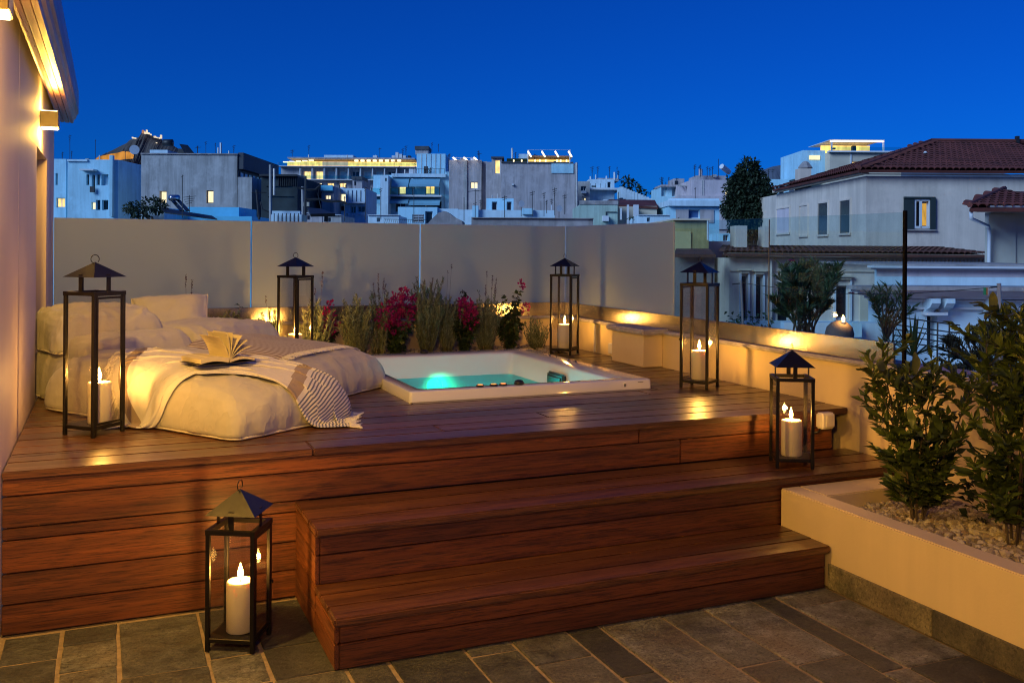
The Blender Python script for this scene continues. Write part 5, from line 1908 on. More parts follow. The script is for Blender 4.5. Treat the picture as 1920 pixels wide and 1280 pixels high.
# --- right of the broad block
R1 = Bld('white_house', 'terraced white house with a flat eave right of the silver chimney pipe', 1104, 1152, 336, 135, 10, white_wall2, [(1109, 1118, 348, 351, 'dark'), (1139, 1145, 341, 352, 'dark')])
R1.box('eave', 1103, 1164, 353, 357, 1.2, trim_white, back=9)
R1.box('lower_wall', 1108, 1153, 357, 380, -.6, mauve_wall, back=6)
R1.box('door_panel', 1114, 1132, 361, 375, -.5, trim_white, back=.2); R1.box('door_panel', 1134, 1152, 361, 375, -.5, trim_white, back=.2)
R1.pole('chimney_pipe', 1152, 323, 340, .16, trim_white); R1.pole('chimney_pipe', 1107, 331, 342, .12, trim_white); R1.antenna(1157, 313, 338, 2, 1); R1.pole('chimney_pipe', 1137, 330, 337, .12, trim_white)
R1.box('upper_room', 1120, 1163, 332, 338, -2, mauve_wall, back=4)
for k in range(5): R1.box('rail_post', 1106 + 9 * k, 1106.6 + 9 * k, 345, 353, 1.1, dark_metal, back=.1)
R0 = Bld('grey_house', 'narrow grey house with an air conditioner beside the silver chimney pipe', 1084, 1106, 340, 128, 8, grey_wall, [(1089, 1099, 349, 359, 'dark'), (1092, 1099, 371, 376, 'litp')])
R0.box('air_unit', 1090, 1099, 358, 363, .4, trim_white, back=.5)
tr_ = MB(CF)
for k in range(11):
    a = sight(1160 + 5.2 * k, 352 + 2.1 * k, 130); b = sight(1166 + 5.2 * k, 356 + 2.1 * k, 130)
    tr_.box(a[0], b[0], 128, 132, b[2] - 1.2, a[2])
tt = thing('stepped_terraces', 'stair stepped terraces going down to the right before a dark tree', 'building', CF @ Vector(sight(1190, 380, 130)))
tr_.build('terrace', white_wall2, tt, kind='stuff')
G = Bld('green_house', 'pale green house with a water tank behind the frosted screens', 1088, 1158, 383, 62, 8, green_wall)
G.box('parapet', 1087, 1159, 376, 384, .05, stone_wall, back=.4)
G.box('water_tank', 1129, 1140, 405, 415, .5, trim_white, back=.5)
G.box('pipe', 1136, 1156, 397, 398, .1, dark_metal, back=.08); G.box('pipe', 1135.6, 1136.6, 397, 406, .1, dark_metal, back=.08)
G.box('side_wing', 1158.5, 1200, 386, 425, -1, trim_cream, back=4)
G.box('column', 1176, 1179, 384, 420, .1, trim_white, back=.3); G.box('column', 1188, 1197, 384, 420, .1, trim_white, back=.3); G.box('door', 1163, 1166, 390, 412, .0, trim_white, back=.2)
rd = thing('red_roof', 'dark red hipped roof behind the pale green house', 'roof', CF @ Vector(sight(1180, 388, 66)))
p = [sight(1128, 383, 64), sight(1234, 388, 64), sight(1228, 375, 70), sight(1142, 374, 70)]
MB(CF).add([Vector(q) for q in p] + [Vector(p[0]) - Vector((0, 0, .15)), Vector(p[1]) - Vector((0, 0, .15))], [(0, 1, 2, 3), (0, 4, 5, 1)]).build('tiles', tile_red, rd)
MB(CF).box(*(lambda a, b: (a[0], b[0], 64.1, 70, b[2], a[2]))(sight(1160, 386, 64), sight(1232, 420, 64))).build('wall', trim_cream, rd)
R2 = Bld('white_house', 'white balcony house with pale awnings left of the pink tower', 1239, 1276, 350, 130, 9, white_wall, [(1240, 1250, 352, 368, 'pale'), (1260, 1273, 352, 368, 'pale')])
R2.box('eave', 1238, 1278, 347, 351, .8, mauve_wall, back=6); R2.box('roof_room', 1268, 1288, 333, 348, -2, mauve_wall, back=5)
R2.box('roof_door', 1270, 1275, 337, 347, -1.9, dark_glass, back=.2); R2.antenna(1254, 332, 350, 3, 2)
for k in range(5): R2.box('rail_post', 1241 + 6 * k, 1241.6 + 6 * k, 342, 348, .5, dark_metal, back=.1)
PT = Bld('pink_tower', 'pale pink tower block with roof aerials left of the dark tree', 1297, 1372, 337, 118, 14, pink_wall, [(1360, 1366, 356, 366, 'litp')])
PT.box('lower_block', 1272, 1372, 367, 430, .3, pink_wall, back=8)
PT.box('roof_room', 1311, 1368, 327, 337, -2, mauve_wall, back=5)
PT.box('groove', 1316, 1317, 338, 374, .05, grey_wall, back=.1); PT.box('groove', 1319, 1320, 338, 374, .05, grey_wall, back=.1)
PT.pole('chimney_pipe', 1313.5, 317, 330, .25, pink_wall)
for u, v in ((1303, 308), (1326, 312), (1331, 314), (1336, 312), (1347, 298)): PT.antenna(u, v, 332, 5 if u != 1347 else 1, 2)
MB(CF).tube([sight(1353, 312, 120), sight(1367, 323, 121)], .35, 8).build('water_tank', trim_white, PT.t)
for k in range(6): PT.box('side_balcony', 1280 + 3 * k, 1296, 345 - 1.5 * k, 346 - 1.5 * k, -3 - k, grey_wall, back=.6)
BW = Bld('blue_house', 'pale blue house with a blue shutter and a heavy white cornice', 1254, 1349, 384, 62, 9, white_wall, [(1291, 1312, 393, 410, 'blue')])
BW.box('cornice', 1252, 1351, 376, 387, .35, white_wall2, back=9); BW.box('parapet', 1255, 1348, 372, 377, .1, white_wall2, back=.5)
BW.box('infill_panel', 1267, 1290.5, 393, 418, .06, mauve_wall, back=.08); BW.box('infill_panel', 1312.5, 1338, 393, 418, .06, mauve_wall, back=.08)
YH = Bld('yellow_house', 'mustard yellow house seen through the clear glass beside the frosted screen', 1262, 1329, 413, 34, 8, yellow_wall)
YH.box('lighter_patch', 1266, 1295, 434, 470, .05, plain('pale_mustard', (.56, .47, .22), .85, var=.1), back=.07)
YH.box('coping', 1261, 1330, 410, 413.5, .15, trim_cream, back=8)
YH.pole('drain_pipe', 1327, 414, 450, .035, trim_white, dd=-.2)
LB = Bld('brown_roof', 'brown tiled roof below the mustard yellow house', 1262, 1340, 476, 30, .6, plain('brown_shed_wall', (.22, .19, .17), .85, var=.2), cat='building', base=-8)
p = [sight(1262, 476, 29.6), sight(1342, 477, 29.6), sight(1330, 466, 32.5), sight(1268, 466, 32.5)]
MB(CF).add([Vector(q) for q in p] + [Vector(p[0]) - Vector((0, 0, .1)), Vector(p[1]) - Vector((0, 0, .1))], [(0, 1, 2, 3), (0, 4, 5, 1)]).build('tiles', tile_brown, LB.t)
PH = Bld('pink_house', 'pinkish mauve house wall behind the tall lantern by the clear glass', 1329, 1382, 452, 36, 6, pink_wall, [(1361, 1373, 477, 492, 'dark')], base=-10)
WL = Bld('white_roof_house', 'bright blue white roof walls below the dark tree', 1346, 1380, 438, 50, 4, white_wall, [(1356, 1366, 440, 452, 'dark')])
for u0, u1, v0 in ((1380, 1401, 423), (1434, 1442, 425)):
    ch = Bld('chimney', 'stout pale chimney stack %s' % ('left of the cream house under the dark tree' if u0 == 1380 else 'small, against the corner of the cream house'), u0, u1, v0, 34, .9, plaster_cream, base=-3, cat='chimney')
R5 = Bld('white_house', 'white house half hidden right of the dark tree', 1428, 1480, 336, 100, 8, white_wall, [(1461, 1472, 346, 372, 'dark')])
R5.box('canopy', 1450, 1486, 366, 372, .6, dark_wall, back=1.2); R5.box('lower_wall', 1445, 1486, 372, 440, .2, trim_cream, back=6)
R5.pole('chimney_pipe', 1432, 327, 337, .15, trim_white)
RT = Bld('rooftop_bar', 'white rooftop building with a long glowing canopy above the tiled roof', 1556, 1690, 285, 95, 12, trim_cream, [(1598, 1608, 303, 310, 'lit')])
RT.box('left_wing', 1514, 1556, 279, 330, -1.5, white_wall, back=8)
RT.box('lit_room', 1526, 1546, 289, 297, -1.4, lit_pale, back=.1)
RT.box('canopy_light', 1556, 1656, 264, 267, .3, emit('canopy_strip', (1.0, .66, .50), 3.5), back=.3)
RT.box('canopy', 1555, 1657, 262, 264, .3, trim_white, back=7)
RT.box('bar_back', 1558, 1652, 267, 282, -3.0, lit_gold, back=.2)
RT.box('terrace_edge', 1552, 1690, 283, 287, .4, trim_white, back=.6); RT.box('terrace_glass', 1556, 1688, 276, 283, .3, far_glass, back=.05)
RT.box('canopy_post', 1654, 1656, 264, 284, .3, trim_white, back=.2); RT.box('canopy_post', 1557, 1559, 264, 284, .3, trim_white, back=.2)
RT.box('flower_pot', 1597, 1604, 274, 284, .2, dark_leaf, back=.4); RT.box('flower_pot', 1566, 1570, 276, 279, -.5, dark_metal, back=.3)
RT.box('drain_pipe', 1594, 1596, 289, 320, .1, trim_white, back=.1)

# --- more rooftop clutter
cl = random.Random(21)
for bb, ua, ub, vt, n_ in ((A, 130, 260, 299, 5), (B, 300, 440, 289, 6), (H, 540, 770, 295, 9), (W1, 740, 830, 326, 7), (W2, 626, 684, 352, 5), (M1, 846, 900, 300, 5), (M2, 945, 1070, 303, 6), (R1, 1106, 1160, 335, 6), (G, 1092, 1156, 377, 4), (R2, 1240, 1275, 349, 4), (PT, 1300, 1370, 330, 5), (BW, 1258, 1345, 373, 4), (SH, 914, 962, 372, 3), (LW, 845, 1035, 393, 9), (R5, 1432, 1478, 337, 4)):
    for k in range(n_):
        u = cl.uniform(ua, ub)
        q = cl.random()
        if q < .6: bb.antenna(u, vt - cl.uniform(8, 24), vt + 2, cl.uniform(3, 9), cl.randint(1, 4), cl.uniform(.5, 4))
        elif q < .8: bb.box('roof_box', u, u + cl.uniform(3, 8), vt - cl.uniform(2, 5), vt + 1, -cl.uniform(.5, 3), cl.choice([trim_white, grey_wall, dark_wall]), back=1.5)
        else: bb.pole('chimney_pipe', u, vt - cl.uniform(4, 9), vt + 1, bb.d * .0007, cl.choice([trim_white, pipe_metal, dark_metal]), cl.uniform(.5, 3))
for bb, rows in ((W2, ((628, 400, 6),)), (W1, ((703, 372, 5), (772, 335, 4))), (M2, ((960, 345, 1),))):
    for u, v, n_ in rows:
        for k in range(n_): bb.box('wall_unit', u + 11 * k, u + 11 * k + 3.2, v + 2 * (k % 2), v + 3 + 2 * (k % 2), .35, cl.choice([trim_white, grey_wall]), back=.36)
# street of lower roofs that fills the gap behind the screens
for u0, u1, vt, d_, mt, lab in ((566, 604, 400, 50, mauve_wall, 'low mauve roof block below the cable bundle'), (690, 748, 404, 52, white_wall2, 'low pale roof block left of the bright rooftop house'),
                                (606, 640, 404, 48, grey_wall, 'low grey roof block under the small balcony house'), (1196, 1256, 404, 56, white_wall2, 'low pale roof block behind the small palm')):
    q_ = Bld('low_roof_house', lab, u0, u1, vt, d_, 4, mt, [((u0 * 2 + u1) / 3 - 3, (u0 * 2 + u1) / 3 + 3, vt + 4, vt + 12, 'dark')])
    q_.box('coping', u0 - .5, u1 + .5, vt - 1.5, vt, .1, trim_white, back=1)

# --- hills
def hill(name, prof, d, dep, mat):
    vs, fs = [], []
    dense = []
    for (ua, va), (ub, vb) in zip(prof, prof[1:]):
        for k in range(8):
            f = k / 8
            dense.append((ua + (ub - ua) * f, va + (vb - va) * f + 2.2 * noise.noise((ua * .9 + f * 7.3, d * .01, 0)) * math.sin(math.pi * f)))
    prof = dense + [prof[-1]]
    n = len(prof)
    for r_ in range(10):
        q = r_ / 9
        for i, (u, v) in enumerate(prof):
            vv = v + (560 - v) * q ** 1.3
            x, y, z = sight(u, vv, d)
            jit = noise.noise((i * .37, r_ * 1.1, d * .01)) * 7
            vs.append((x, y - q * dep + jit * (r_ > 0), z + jit * .5 * (0 < r_ < 9)))
    for r_ in range(9):
        for i in range(n - 1): fs.append((r_ * n + i, r_ * n + i + 1, (r_ + 1) * n + i + 1, (r_ + 1) * n + i))
    o = MB(CF).add(vs, fs).build(name, mat, None)
    tag(o, kind='structure')
    return o


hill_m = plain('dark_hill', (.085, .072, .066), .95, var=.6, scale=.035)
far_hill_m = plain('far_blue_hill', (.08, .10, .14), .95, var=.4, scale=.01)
hill('hill', [(150, 312), (176, 300), (192, 290), (206, 284), (222, 276), (238, 268), (244, 262), (262, 257), (266, 248), (276, 246), (284, 254), (300, 259), (306, 264), (322, 271), (340, 283), (356, 290), (390, 300), (430, 312)], 1300, 150, hill_m)
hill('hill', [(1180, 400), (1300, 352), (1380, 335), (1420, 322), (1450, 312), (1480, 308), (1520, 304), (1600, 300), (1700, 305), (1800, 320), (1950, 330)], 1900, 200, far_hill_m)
rk = thing('lit_rocks', 'orange floodlit rock face on the hill above the white houses', 'rock', CF @ Vector(sight(225, 292, 1240)))
rp = [(178, 300), (186, 294), (196, 292), (208, 289), (222, 287), (232, 284), (242, 285), (250, 290), (247, 297), (232, 298), (214, 302), (196, 304)]
mb_ = MB(CF)
mb_.prism([(sight(u, v, 1240)[0], sight(u, v, 1240)[2]) for u, v in rp], 1238, 1244, 'y')
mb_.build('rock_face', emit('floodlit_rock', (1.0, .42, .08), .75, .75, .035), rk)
chp = thing('hilltop_chapel', 'small floodlit chapel on the top of the hill', 'chapel', CF @ Vector(sight(270, 250, 1290)))
for u0, u1, v0, v1, c in ((266, 268.5, 244, 250, 0), (270, 272, 247, 251, 1), (273.5, 275, 243.5, 251, 1), (276.5, 279, 248.5, 251.5, 1), (281, 282.5, 251, 253.5, 1), (288, 291, 255, 258, 1), (292.5, 294, 257, 259, 1),
                          (297, 299, 257.5, 260, 1), (300, 302, 253, 259.5, 1), (247, 249, 257, 259.5, 1), (251, 253.5, 258, 260, 1), (256, 257, 273, 274.5, 1), (292, 293, 267, 268.5, 1)):
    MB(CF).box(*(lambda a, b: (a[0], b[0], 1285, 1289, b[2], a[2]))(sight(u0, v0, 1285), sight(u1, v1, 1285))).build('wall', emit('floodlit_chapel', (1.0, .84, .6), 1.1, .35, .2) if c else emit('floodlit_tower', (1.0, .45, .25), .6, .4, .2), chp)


# ================================================================== the cream house with tiled roofs
def tile_slope(name, parent, e0, e1, r0, r1, rows, pitch, mat, first_parts=True):
    """barrel tiles laid from the eave line e0-e1 up to the ridge line r0-r1; the eave row is made tile by tile."""
    e0, e1, r0, r1 = map(Vector, (e0, e1, r0, r1))
    L = (e1 - e0).length
    n = max(2, int(round(L / pitch)))
    ax = (e1 - e0).normalized()
    upv = ((r0 + r1) / 2 - (e0 + e1) / 2)
    nrm = ax.cross(upv).normalized()
    if nrm.z < 0: nrm = -nrm
    sl = upv - ax * upv.dot(ax)
    sl_len = sl.length
    sld = sl.normalized()
    rest = MB(CF)
    a0, a1 = (r0 - e0).dot(ax), (r1 - e0).dot(ax)
    for r_ in range(rows):
        f0, f1 = r_ / rows, (r_ + 1.12) / rows
        lo, hi = a0 * f0, L + (a1 - L) * f0
        for i in range(n):
            c = (i + .5) * L / n
            if c < lo - pitch * .3 or c > hi + pitch * .3: continue
            w = L / n * .5
            vs = []
            for f, lift, k_ in ((f0, .025, 1.0), (f1, .0, .86)):
                o_ = e0 + ax * c + sld * (sl_len * f) + nrm * lift
                for s in range(6):
                    q = math.pi * s / 5
                    vs.append(o_ + ax * (-math.cos(q) * w * k_) + nrm * (math.sin(q) * w * .75))
            fs = [(s, s + 1, s + 7, s + 6) for s in range(5)]
            if r_ == 0 and first_parts:
                m = MB(CF); m.add(vs, fs)
                m.add([v - nrm * .03 for v in vs[:6]] + vs[:6], [(s, s + 1, s + 7, s + 6) for s in range(5)])
                m.build('tile', mat, parent)
            else:
                rest.add(vs, fs)
    b = MB(CF)
    b.add([e0 - nrm * .03, e1 - nrm * .03, r1 - nrm * .03, r0 - nrm * .03, e0 - nrm * .12, e1 - nrm * .12, r1 - nrm * .12, r0 - nrm * .12],
          [(0, 1, 2, 3), (7, 6, 5, 4), (0, 4, 5, 1), (1, 5, 6, 2), (2, 6, 7, 3), (3, 7, 4, 0)])
    bo = b.build('roof', mat, parent)
    return rest.build(name, mat, bo, kind='stuff', smooth=False)


ED = 36
E_ = Bld('cream_house', 'large cream house with a red tiled hip roof and an open window glowing inside', 1624, 2010, 330, ED, 12, plaster_cream,
         [(1713, 1743, 376, 427, 'dark')], base=-12, frame_mat=trim_white, reveal=.22)
xc, _, zc = sight(1624, 330, ED)
zb_ = -12
# left face turned to the street, with three tall openings
LF = Matrix(((0, 1, 0, xc - .001), (1, 0, 0, 0), (0, 0, 1, 0), (0, 0, 0, 1)))     # local x runs away from the viewer


def side_y(u):      # distance at which the left face is seen at bearing u
    return xc / (sight(u, 400, 1.0)[0])


for u0, u1, v0, v1, k in ((1576, 1595, 376, 437, 'dark'), (1535, 1553, 381, 440, 'dark'), (1500, 1515, 386, 441, 'wall'), (1457, 1481, 391, 437, 'pale')):
    ya, yb = side_y(u1), side_y(u0)
    ym = (ya + yb) / 2
    zt = EYE - (v0 - HORZ - ROLL * ((u0 + u1) / 2 - 960)) / FPX * ym; zb2 = EYE - (v1 - HORZ - ROLL * ((u0 + u1) / 2 - 960)) / FPX * ym
    fr = MB(CF)
    f = .07
    fr.box(xc - .05, xc - .002, ya - f, ya, zb2 - f, zt + f).box(xc - .05, xc - .002, yb, yb + f, zb2 - f, zt + f)
    fr.box(xc - .05, xc - .002, ya, yb, zt, zt + f).box(xc - .09, xc - .002, ya - f, yb + f, zb2 - f * 1.2, zb2)
    wo_ = fr.build('window', plaster_cream, E_.t)
    if k == 'dark': MB(CF).box(xc - .012, xc - .003, ya, yb, zb2, zt).build('pane', dark_glass, wo_)
    elif k == 'wall': MB(CF).box(xc - .012, xc - .003, ya, yb, zb2, zt).build('blind_panel', plaster_cream, wo_)
    else: MB(CF).box(xc - .012, xc - .003, ya, yb, zb2, zt).build('blind_panel', pink_wall, wo_)
# longer left wing behind
ya, yb = 48.0, 60
MB(CF).box(xc - .005, xc + 4, 48.02, 56, -12, zc - .02).build('rear_wing', plaster_cream, E_.t)
# front window: shutters and the open golden sash
E_.box('shutter', 1694, 1713, 371, 430, .06, shutter_m, back=.05)
E_.box('shutter', 1743, 1752, 371, 430, .12, shutter_m, back=.1)
E_.box('window_head', 1694, 1752, 369, 373, .1, shutter_m, back=.1)
E_.box('sill', 1692, 1754, 430, 433, .12, stone_wall, back=.13)
E_.box('casement', 1711, 1717, 375, 428, .03, trim_white, back=.05); E_.box('casement', 1724, 1728, 375, 428, .03, trim_white, back=.05)
E_.box('casement', 1741, 1744, 375, 428, .03, trim_white, back=.05); E_.box('casement', 1717, 1741, 424, 428, .03, trim_white, back=.05)
E_.box('casement', 1717, 1741, 374, 377, .03, trim_white, back=.05)
E_.box('golden_sash', 1729, 1740, 381, 423, -.14, emit('golden_sash_light', (1.0, .55, .10), .75, .45, 3.0), back=.02)
E_.box('string_course', 1624, 2010, 326, 330, .12, trim_cream, back=.14)
E_.box('eave_board', 1622, 2010, 321, 326, .28, trim_cream, back=.3)
MB(CF).box(xc - .28, xc - .002, ED - .28, 48, zc + .06, zc + .19).build('eave_board', trim_cream, E_.t)
# roofs: eave corner, ridge
ev = zc + .22
ex0 = xc - .42
rx, ry = sight(1745, 268, 42.5)[0], 42.5
rz = sight(1745, 268, 42.5)[2]
tile_slope('roof_tiles', E_.t, (ex0, ED - .42, ev), (ex0 + 9.4, ED - .42, ev), (rx, ry, rz), (ex0 + 13, ry, rz), 13, .235, tile_red)
tile_slope('roof_tiles', E_.t, (ex0, 47.5, ev), (ex0, ED - .42, ev), (rx, 44.5, rz), (rx, ry, rz), 12, .235, tile_red)
MB(CF).tube([(ex0, ED - .42, ev + .06), (rx, ry, rz + .08)], .10, 6).build('hip_ridge', tile_red, E_.t)
MB(CF).tube([(rx, ry, rz + .08), (ex0 + 13, ry, rz + .08)], .12, 6).build('ridge', tile_red, E_.t)
MB(CF).box(*(lambda a: (a[0] - .06, a[0] + .06, 42.3, 42.5, rz, a[2]))(sight(1905, 256, 42.5))).build('flue', dark_metal, E_.t)
MB(CF).lathe([(.05, 0), (.09, .03), (.03, .09)], sight(1735, 288, 38.6), 10).build('roof_vent', trim_white, E_.t)
# chimney with a little cap beyond the left slope
ch = thing('chimney', 'pale chimney with a small pointed cap at the left end of the tiled roof', 'chimney', CF @ Vector((*sight(1510, 330, 46)[:2], 0)))
MB(CF).box(*(lambda a, b: (a[0], b[0], 46, 46.7, ev - .6, a[2]))(sight(1499, 316, 46), sight(1521, 340, 46))).build('stack', plaster_cream, ch)
cp = sight(1510, 316, 46.3)
MB(CF).lathe([(.34, 0), (.36, .05), (.16, .30), (.05, .36)], cp, 8).build('cap', stone_wall, ch)

# lower storey roof band and facade in front of the upper floor
D2 = 32.5
LS = Bld('lower_house', 'lower cream house front with pedimented windows behind the oleander', 1368, 1660, 484, D2, 3.4, plaster_cream,
         [(1389, 1402, 516, 600, 'dark'), (1416, 1430, 517, 600, 'dark'), (1458, 1480, 530, 604, 'dark'), (1568, 1592, 535, 598, 'dark')], base=-12, reveal=.25)
LS.box('cornice', 1358, 1852, 474, 480, .45, trim_cream, back=.6)
LS.box('frieze', 1366, 1850, 480, 486, .2, trim_cream, back=.25)
LS.box('string_course', 1368, 1660, 508, 509.5, .06, trim_cream, back=.08)
LS.box('upper_wall', 1660.5, 1852, 480, 540, .0, plaster_cream, back=3.4)
for k in range(34): LS.box('dentil', 1610 + 7 * k, 1613.5 + 7 * k, 487, 491, .12, trim_cream, back=.12)
for a, b, v in ((1385, 1406, 511), (1412, 1434, 513), (1562, 1597, 523)):
    LS.box('window_head', a, b, v - 7, v - 4, .22, trim_cream, back=.24)
    LS.box('window_head', a + 3, b - 3, v - 4, v + 1, .14, trim_cream, back=.16)
    LS.box('window_jamb', a + 1, a + 4, v + 1, 600, .08, trim_white, back=.1); LS.box('window_jamb', b - 4, b - 1, v + 1, 600, .08, trim_white, back=.1)
LS.pole('drain_pipe', 1446, 484, 600, .05, plaster_cream, dd=-.15)
LS.box('plinth', 1368, 1660, 600, 640, .15, white_wall2, back=.2)
LS.box('panel_patch', 1612, 1655, 552, 606, .05, trim_cream, back=.07)
e0, e1 = sight(1357, 473, D2 - .5), sight(1853, 474, D2 - .5)
tile_slope('roof_tiles', LS.t, e0, (e1[0], D2 - .5, e0[2]), (e0[0] + 1.0, D2 + 3.4, e0[2] + .20), (e1[0], D2 + 3.4, e0[2] + .20), 5, .20, tile_brown)
rb_ = MB(CF)
p = [sight(1448, 464, D2 + 4), sight(1455, 436, D2 + 5), sight(1402, 458, D2 + 4)]

# house at the far right with gutter and downpipe
FR = Bld('gutter_house', 'pale house at the right edge with a red tiled eave, gutter and white downpipe', 1858, 2010, 398, 24, .3, plain('pale_olive_plaster', (.48, .47, .40), .85, var=.08), base=-12)
FR.box('corner_pilaster', 1852, 1902, 402, 500, .06, MATS['pale_olive_plaster'], back=.2)
FR.box('soffit', 1838, 2010, 392, 398, .7, trim_cream, back=1.0)
FR.box('gutter', 1814, 2010, 388, 394, 1.15, trim_white, back=.16, bevel=.02)
m_ = MB(CF)
m_.tube([sight(1821, 392, 22.9), sight(1821, 410, 22.9), sight(1853, 424, 23.8), sight(1855, 440, 23.8), sight(1854, 492, 23.8), sight(1860, 502, 23.8)], .045, 8)
m_.build('downpipe', trim_white, FR.t, smooth=True)
e0 = Vector(sight(1818, 388, 22.8)); e1 = Vector(sight(2010, 388, 22.8))
tile_slope('roof_tiles', FR.t, e0, e1, e0 + Vector((2.6, 3.4, .62)), e1 + Vector((1.2, 3.4, .62)), 9, .21, tile_red)
MB(CF).tube([e0 + Vector((0, 0, .05)), e0 + Vector((2.6, 3.4, .68))], .07, 6).build('hip_ridge', tile_red, FR.t)

# neoclassical annexe in the lower right
N1 = Bld('ornate_house', 'ornate white house top with deep cornices and scroll brackets below the red tiled eaves', 1650, 2010, 503, 20, .3, white_wall2, base=-12)
d_ = 20
def mould(v0, v1, out, mat, u0=1650, nm='cornice'):
    a, b = sight(u0, v0, d_), sight(2020, v1, d_)
    MB(CF).box(a[0] - out, b[0], d_ - out, d_ + .02, EYE - (v1 - HORZ - 4) / FPX * d_, EYE - (v0 - HORZ - 4) / FPX * d_).build(nm, mat, N1.t)
mould(497, 501, .26, trim_white); mould(501.2, 504, .18, trim_white); mould(504.2, 517, .06, pink_wall, nm='frieze'); mould(517.2, 533, .10, white_wall2, nm='frieze')
MB(CF).box(sight(1652, 500, d_)[0] - .2, sight(2020, 500, d_)[0], d_ - .2, d_ + 4, EYE - (493.5 - HORZ - 4) / FPX * d_, EYE - (496.6 - HORZ - 4) / FPX * d_).build('roof_deck', stone_wall, N1.t)
N2 = Bld('ornate_house', 'lower ornate white front with a dark doorway and balcony rail behind the olive shrub', 1640, 2010, 545, 17, .3, white_wall2,
         [(1738, 1757, 592, 660, 'dark')], base=-12, reveal=.3)
d_ = 17
N1 = N2
mould(534, 541, .50, stone_wall, 1640, 'roof_edge'); mould(541.2, 546, .42, trim_white, 1640); mould(546.2, 552, .30, trim_white, 1640); mould(552.2, 558, .18, trim_white, 1640)
mould(560, 563, .10, trim_white, 1640); mould(574, 578, .08, trim_white, 1640)
for u in (1738, 1765, 1850):
    a = sight(u, 560, 17)
    pr2 = [(16.98, a[2] + .02), (16.62, a[2] + .02), (16.62, a[2] - .06), (16.70, a[2] - .14), (16.86, a[2] - .19), (16.92, a[2] - .27), (16.98, a[2] - .28)]
    MB(CF).prism(pr2, a[0] - .075, a[0] + .075, 'x').build('scroll_bracket', white_wall2, N2.t)
N2.box('door_head', 1728, 1768, 584, 590, .2, trim_white, back=.22)
rl = thing('balcony_railing', 'black iron balcony railing in front of the ornate doorway', 'railing', CF @ Vector(sight(1720, 640, 15)))
for v in (596, 611, 620, 631, 642): MB(CF).tube([sight(1674, v - 3, 15), sight(1800, v + 14, 15)], .011, 5).build('rail', dark_metal, rl)
for u in (1675, 1696, 1719, 1758, 1780): MB(CF).tube([sight(u, 594 + (u - 1674) * .13, 15), sight(u - 1, 680, 15)], .014, 5).build('rail_post', dark_metal, rl)
# garden terrace that carries the plants beyond the glass
gt = thing('garden_terrace', 'neighbouring terrace floor and low blue wall beyond the clear glass', 'terrace', CF @ Vector(sight(1560, 640, 14)))
MB(CF).box(3.2, 16, 11.0, 16.9, -.6, -.45).build('floor', stone_wall, gt)
a, b = sight(1470, 604, 15.8), sight(1672, 640, 15.8)
MB(CF).box(a[0], b[0], 15.8, 16.0, -.45, a[2]).build('low_wall', white_wall2, gt)
a, b = sight(1597, 605, 15.5), sight(1616, 632, 15.5)
MB(CF).box(a[0], b[0], 15.5, 15.7, b[2], a[2]).build('meter_box', white_wall, gt)
# round mouthed grill oven with the lamp glowing on it
ov = thing('garden_oven', 'domed dark oven with a burning lamp on top beyond the glass', 'oven', CF @ Vector(sight(1575, 640, 14.5)))
c0 = sight(1574, 640, 14.5)
MB(CF).lathe([(.20, 0), (.215, .12), (.19, .22), (.12, .29), (.03, .32)], c0, 20).build('dome', plain('oven_brick', (.16, .10, .08), .8, var=.3, scale=8), ov, smooth=True)
fl = thing('oil_lamp', 'small burning lamp on the domed garden oven', 'lamp', CF @ Vector(sight(1581, 603, 14.4)))
c1 = sight(1581, 603, 14.4)
MB(CF).lathe([(.035, -.03), (.04, 0), (.028, .01)], c1, 12).build('bowl', pipe_metal, fl)
MB(CF).lathe([(.008, .01), (.026, .03), (.02, .06), (.004, .10)], c1, 12).build('flame', flame_m, fl, smooth=True)
ld = bpy.data.lights.new('flame_light', 'POINT'); ld.energy = 10; ld.color = (1, .5, .12); ld.shadow_soft_size = .03
lo = bpy.data.objects.new('flame_light', ld); C.objects.link(lo); lo.location = CF @ Vector((c1[0], c1[1] - .05, c1[2] + .08))
lo.parent = fl; lo.matrix_parent_inverse = MINV[fl.name]

# clothes line
for u, v0, v1, d, mat, lab in ((1389, 525, 612, 11.5, pipe_metal, 'thin pale clothes line pole near the tall lantern beyond the glass'), (1873, 531, 692, 9.0, pipe_metal, 'rusty clothes line pole behind the taller bay shrub')):
    t = thing('line_pole', lab, 'pole', CF @ Vector(sight(u, v1, d)))
    MB(CF).tube([sight(u + 4, v1, d), sight(u, v0, d)], .020 if d < 10 else .016, 8).build('post', mat, t)
    MB(CF).tube([sight(u - 16, v0 + 8, d), sight(u, v0 + 6, d)], .007, 5).build('hook', dark_metal, t)
t = thing('clothes_line', 'thin wire strung between the two clothes line poles with coloured pegs', 'clothes line', CF @ Vector(sight(1640, 535, 10)))
pa, pb = Vector(sight(1391, 530, 11.5)), Vector(sight(1871, 538, 9.0))
MB(CF).tube([pa.lerp(pb, k / 12) - Vector((0, 0, .10 * math.sin(math.pi * k / 12))) for k in range(13)], .0035, 4).build('wire', dark_metal, t)
for k, (u, colr) in enumerate(((1846, (.05, .35, .12)), (1849, (.6, .25, .08)), (1851, (.6, .55, .5)))):
    a = sight(u, 539, 9.05); MB(CF).box(a[0] - .006, a[0] + .006, 9.03, 9.06, a[2] - .07, a[2]).build('peg', plain('peg%d' % k, colr, .5), t)


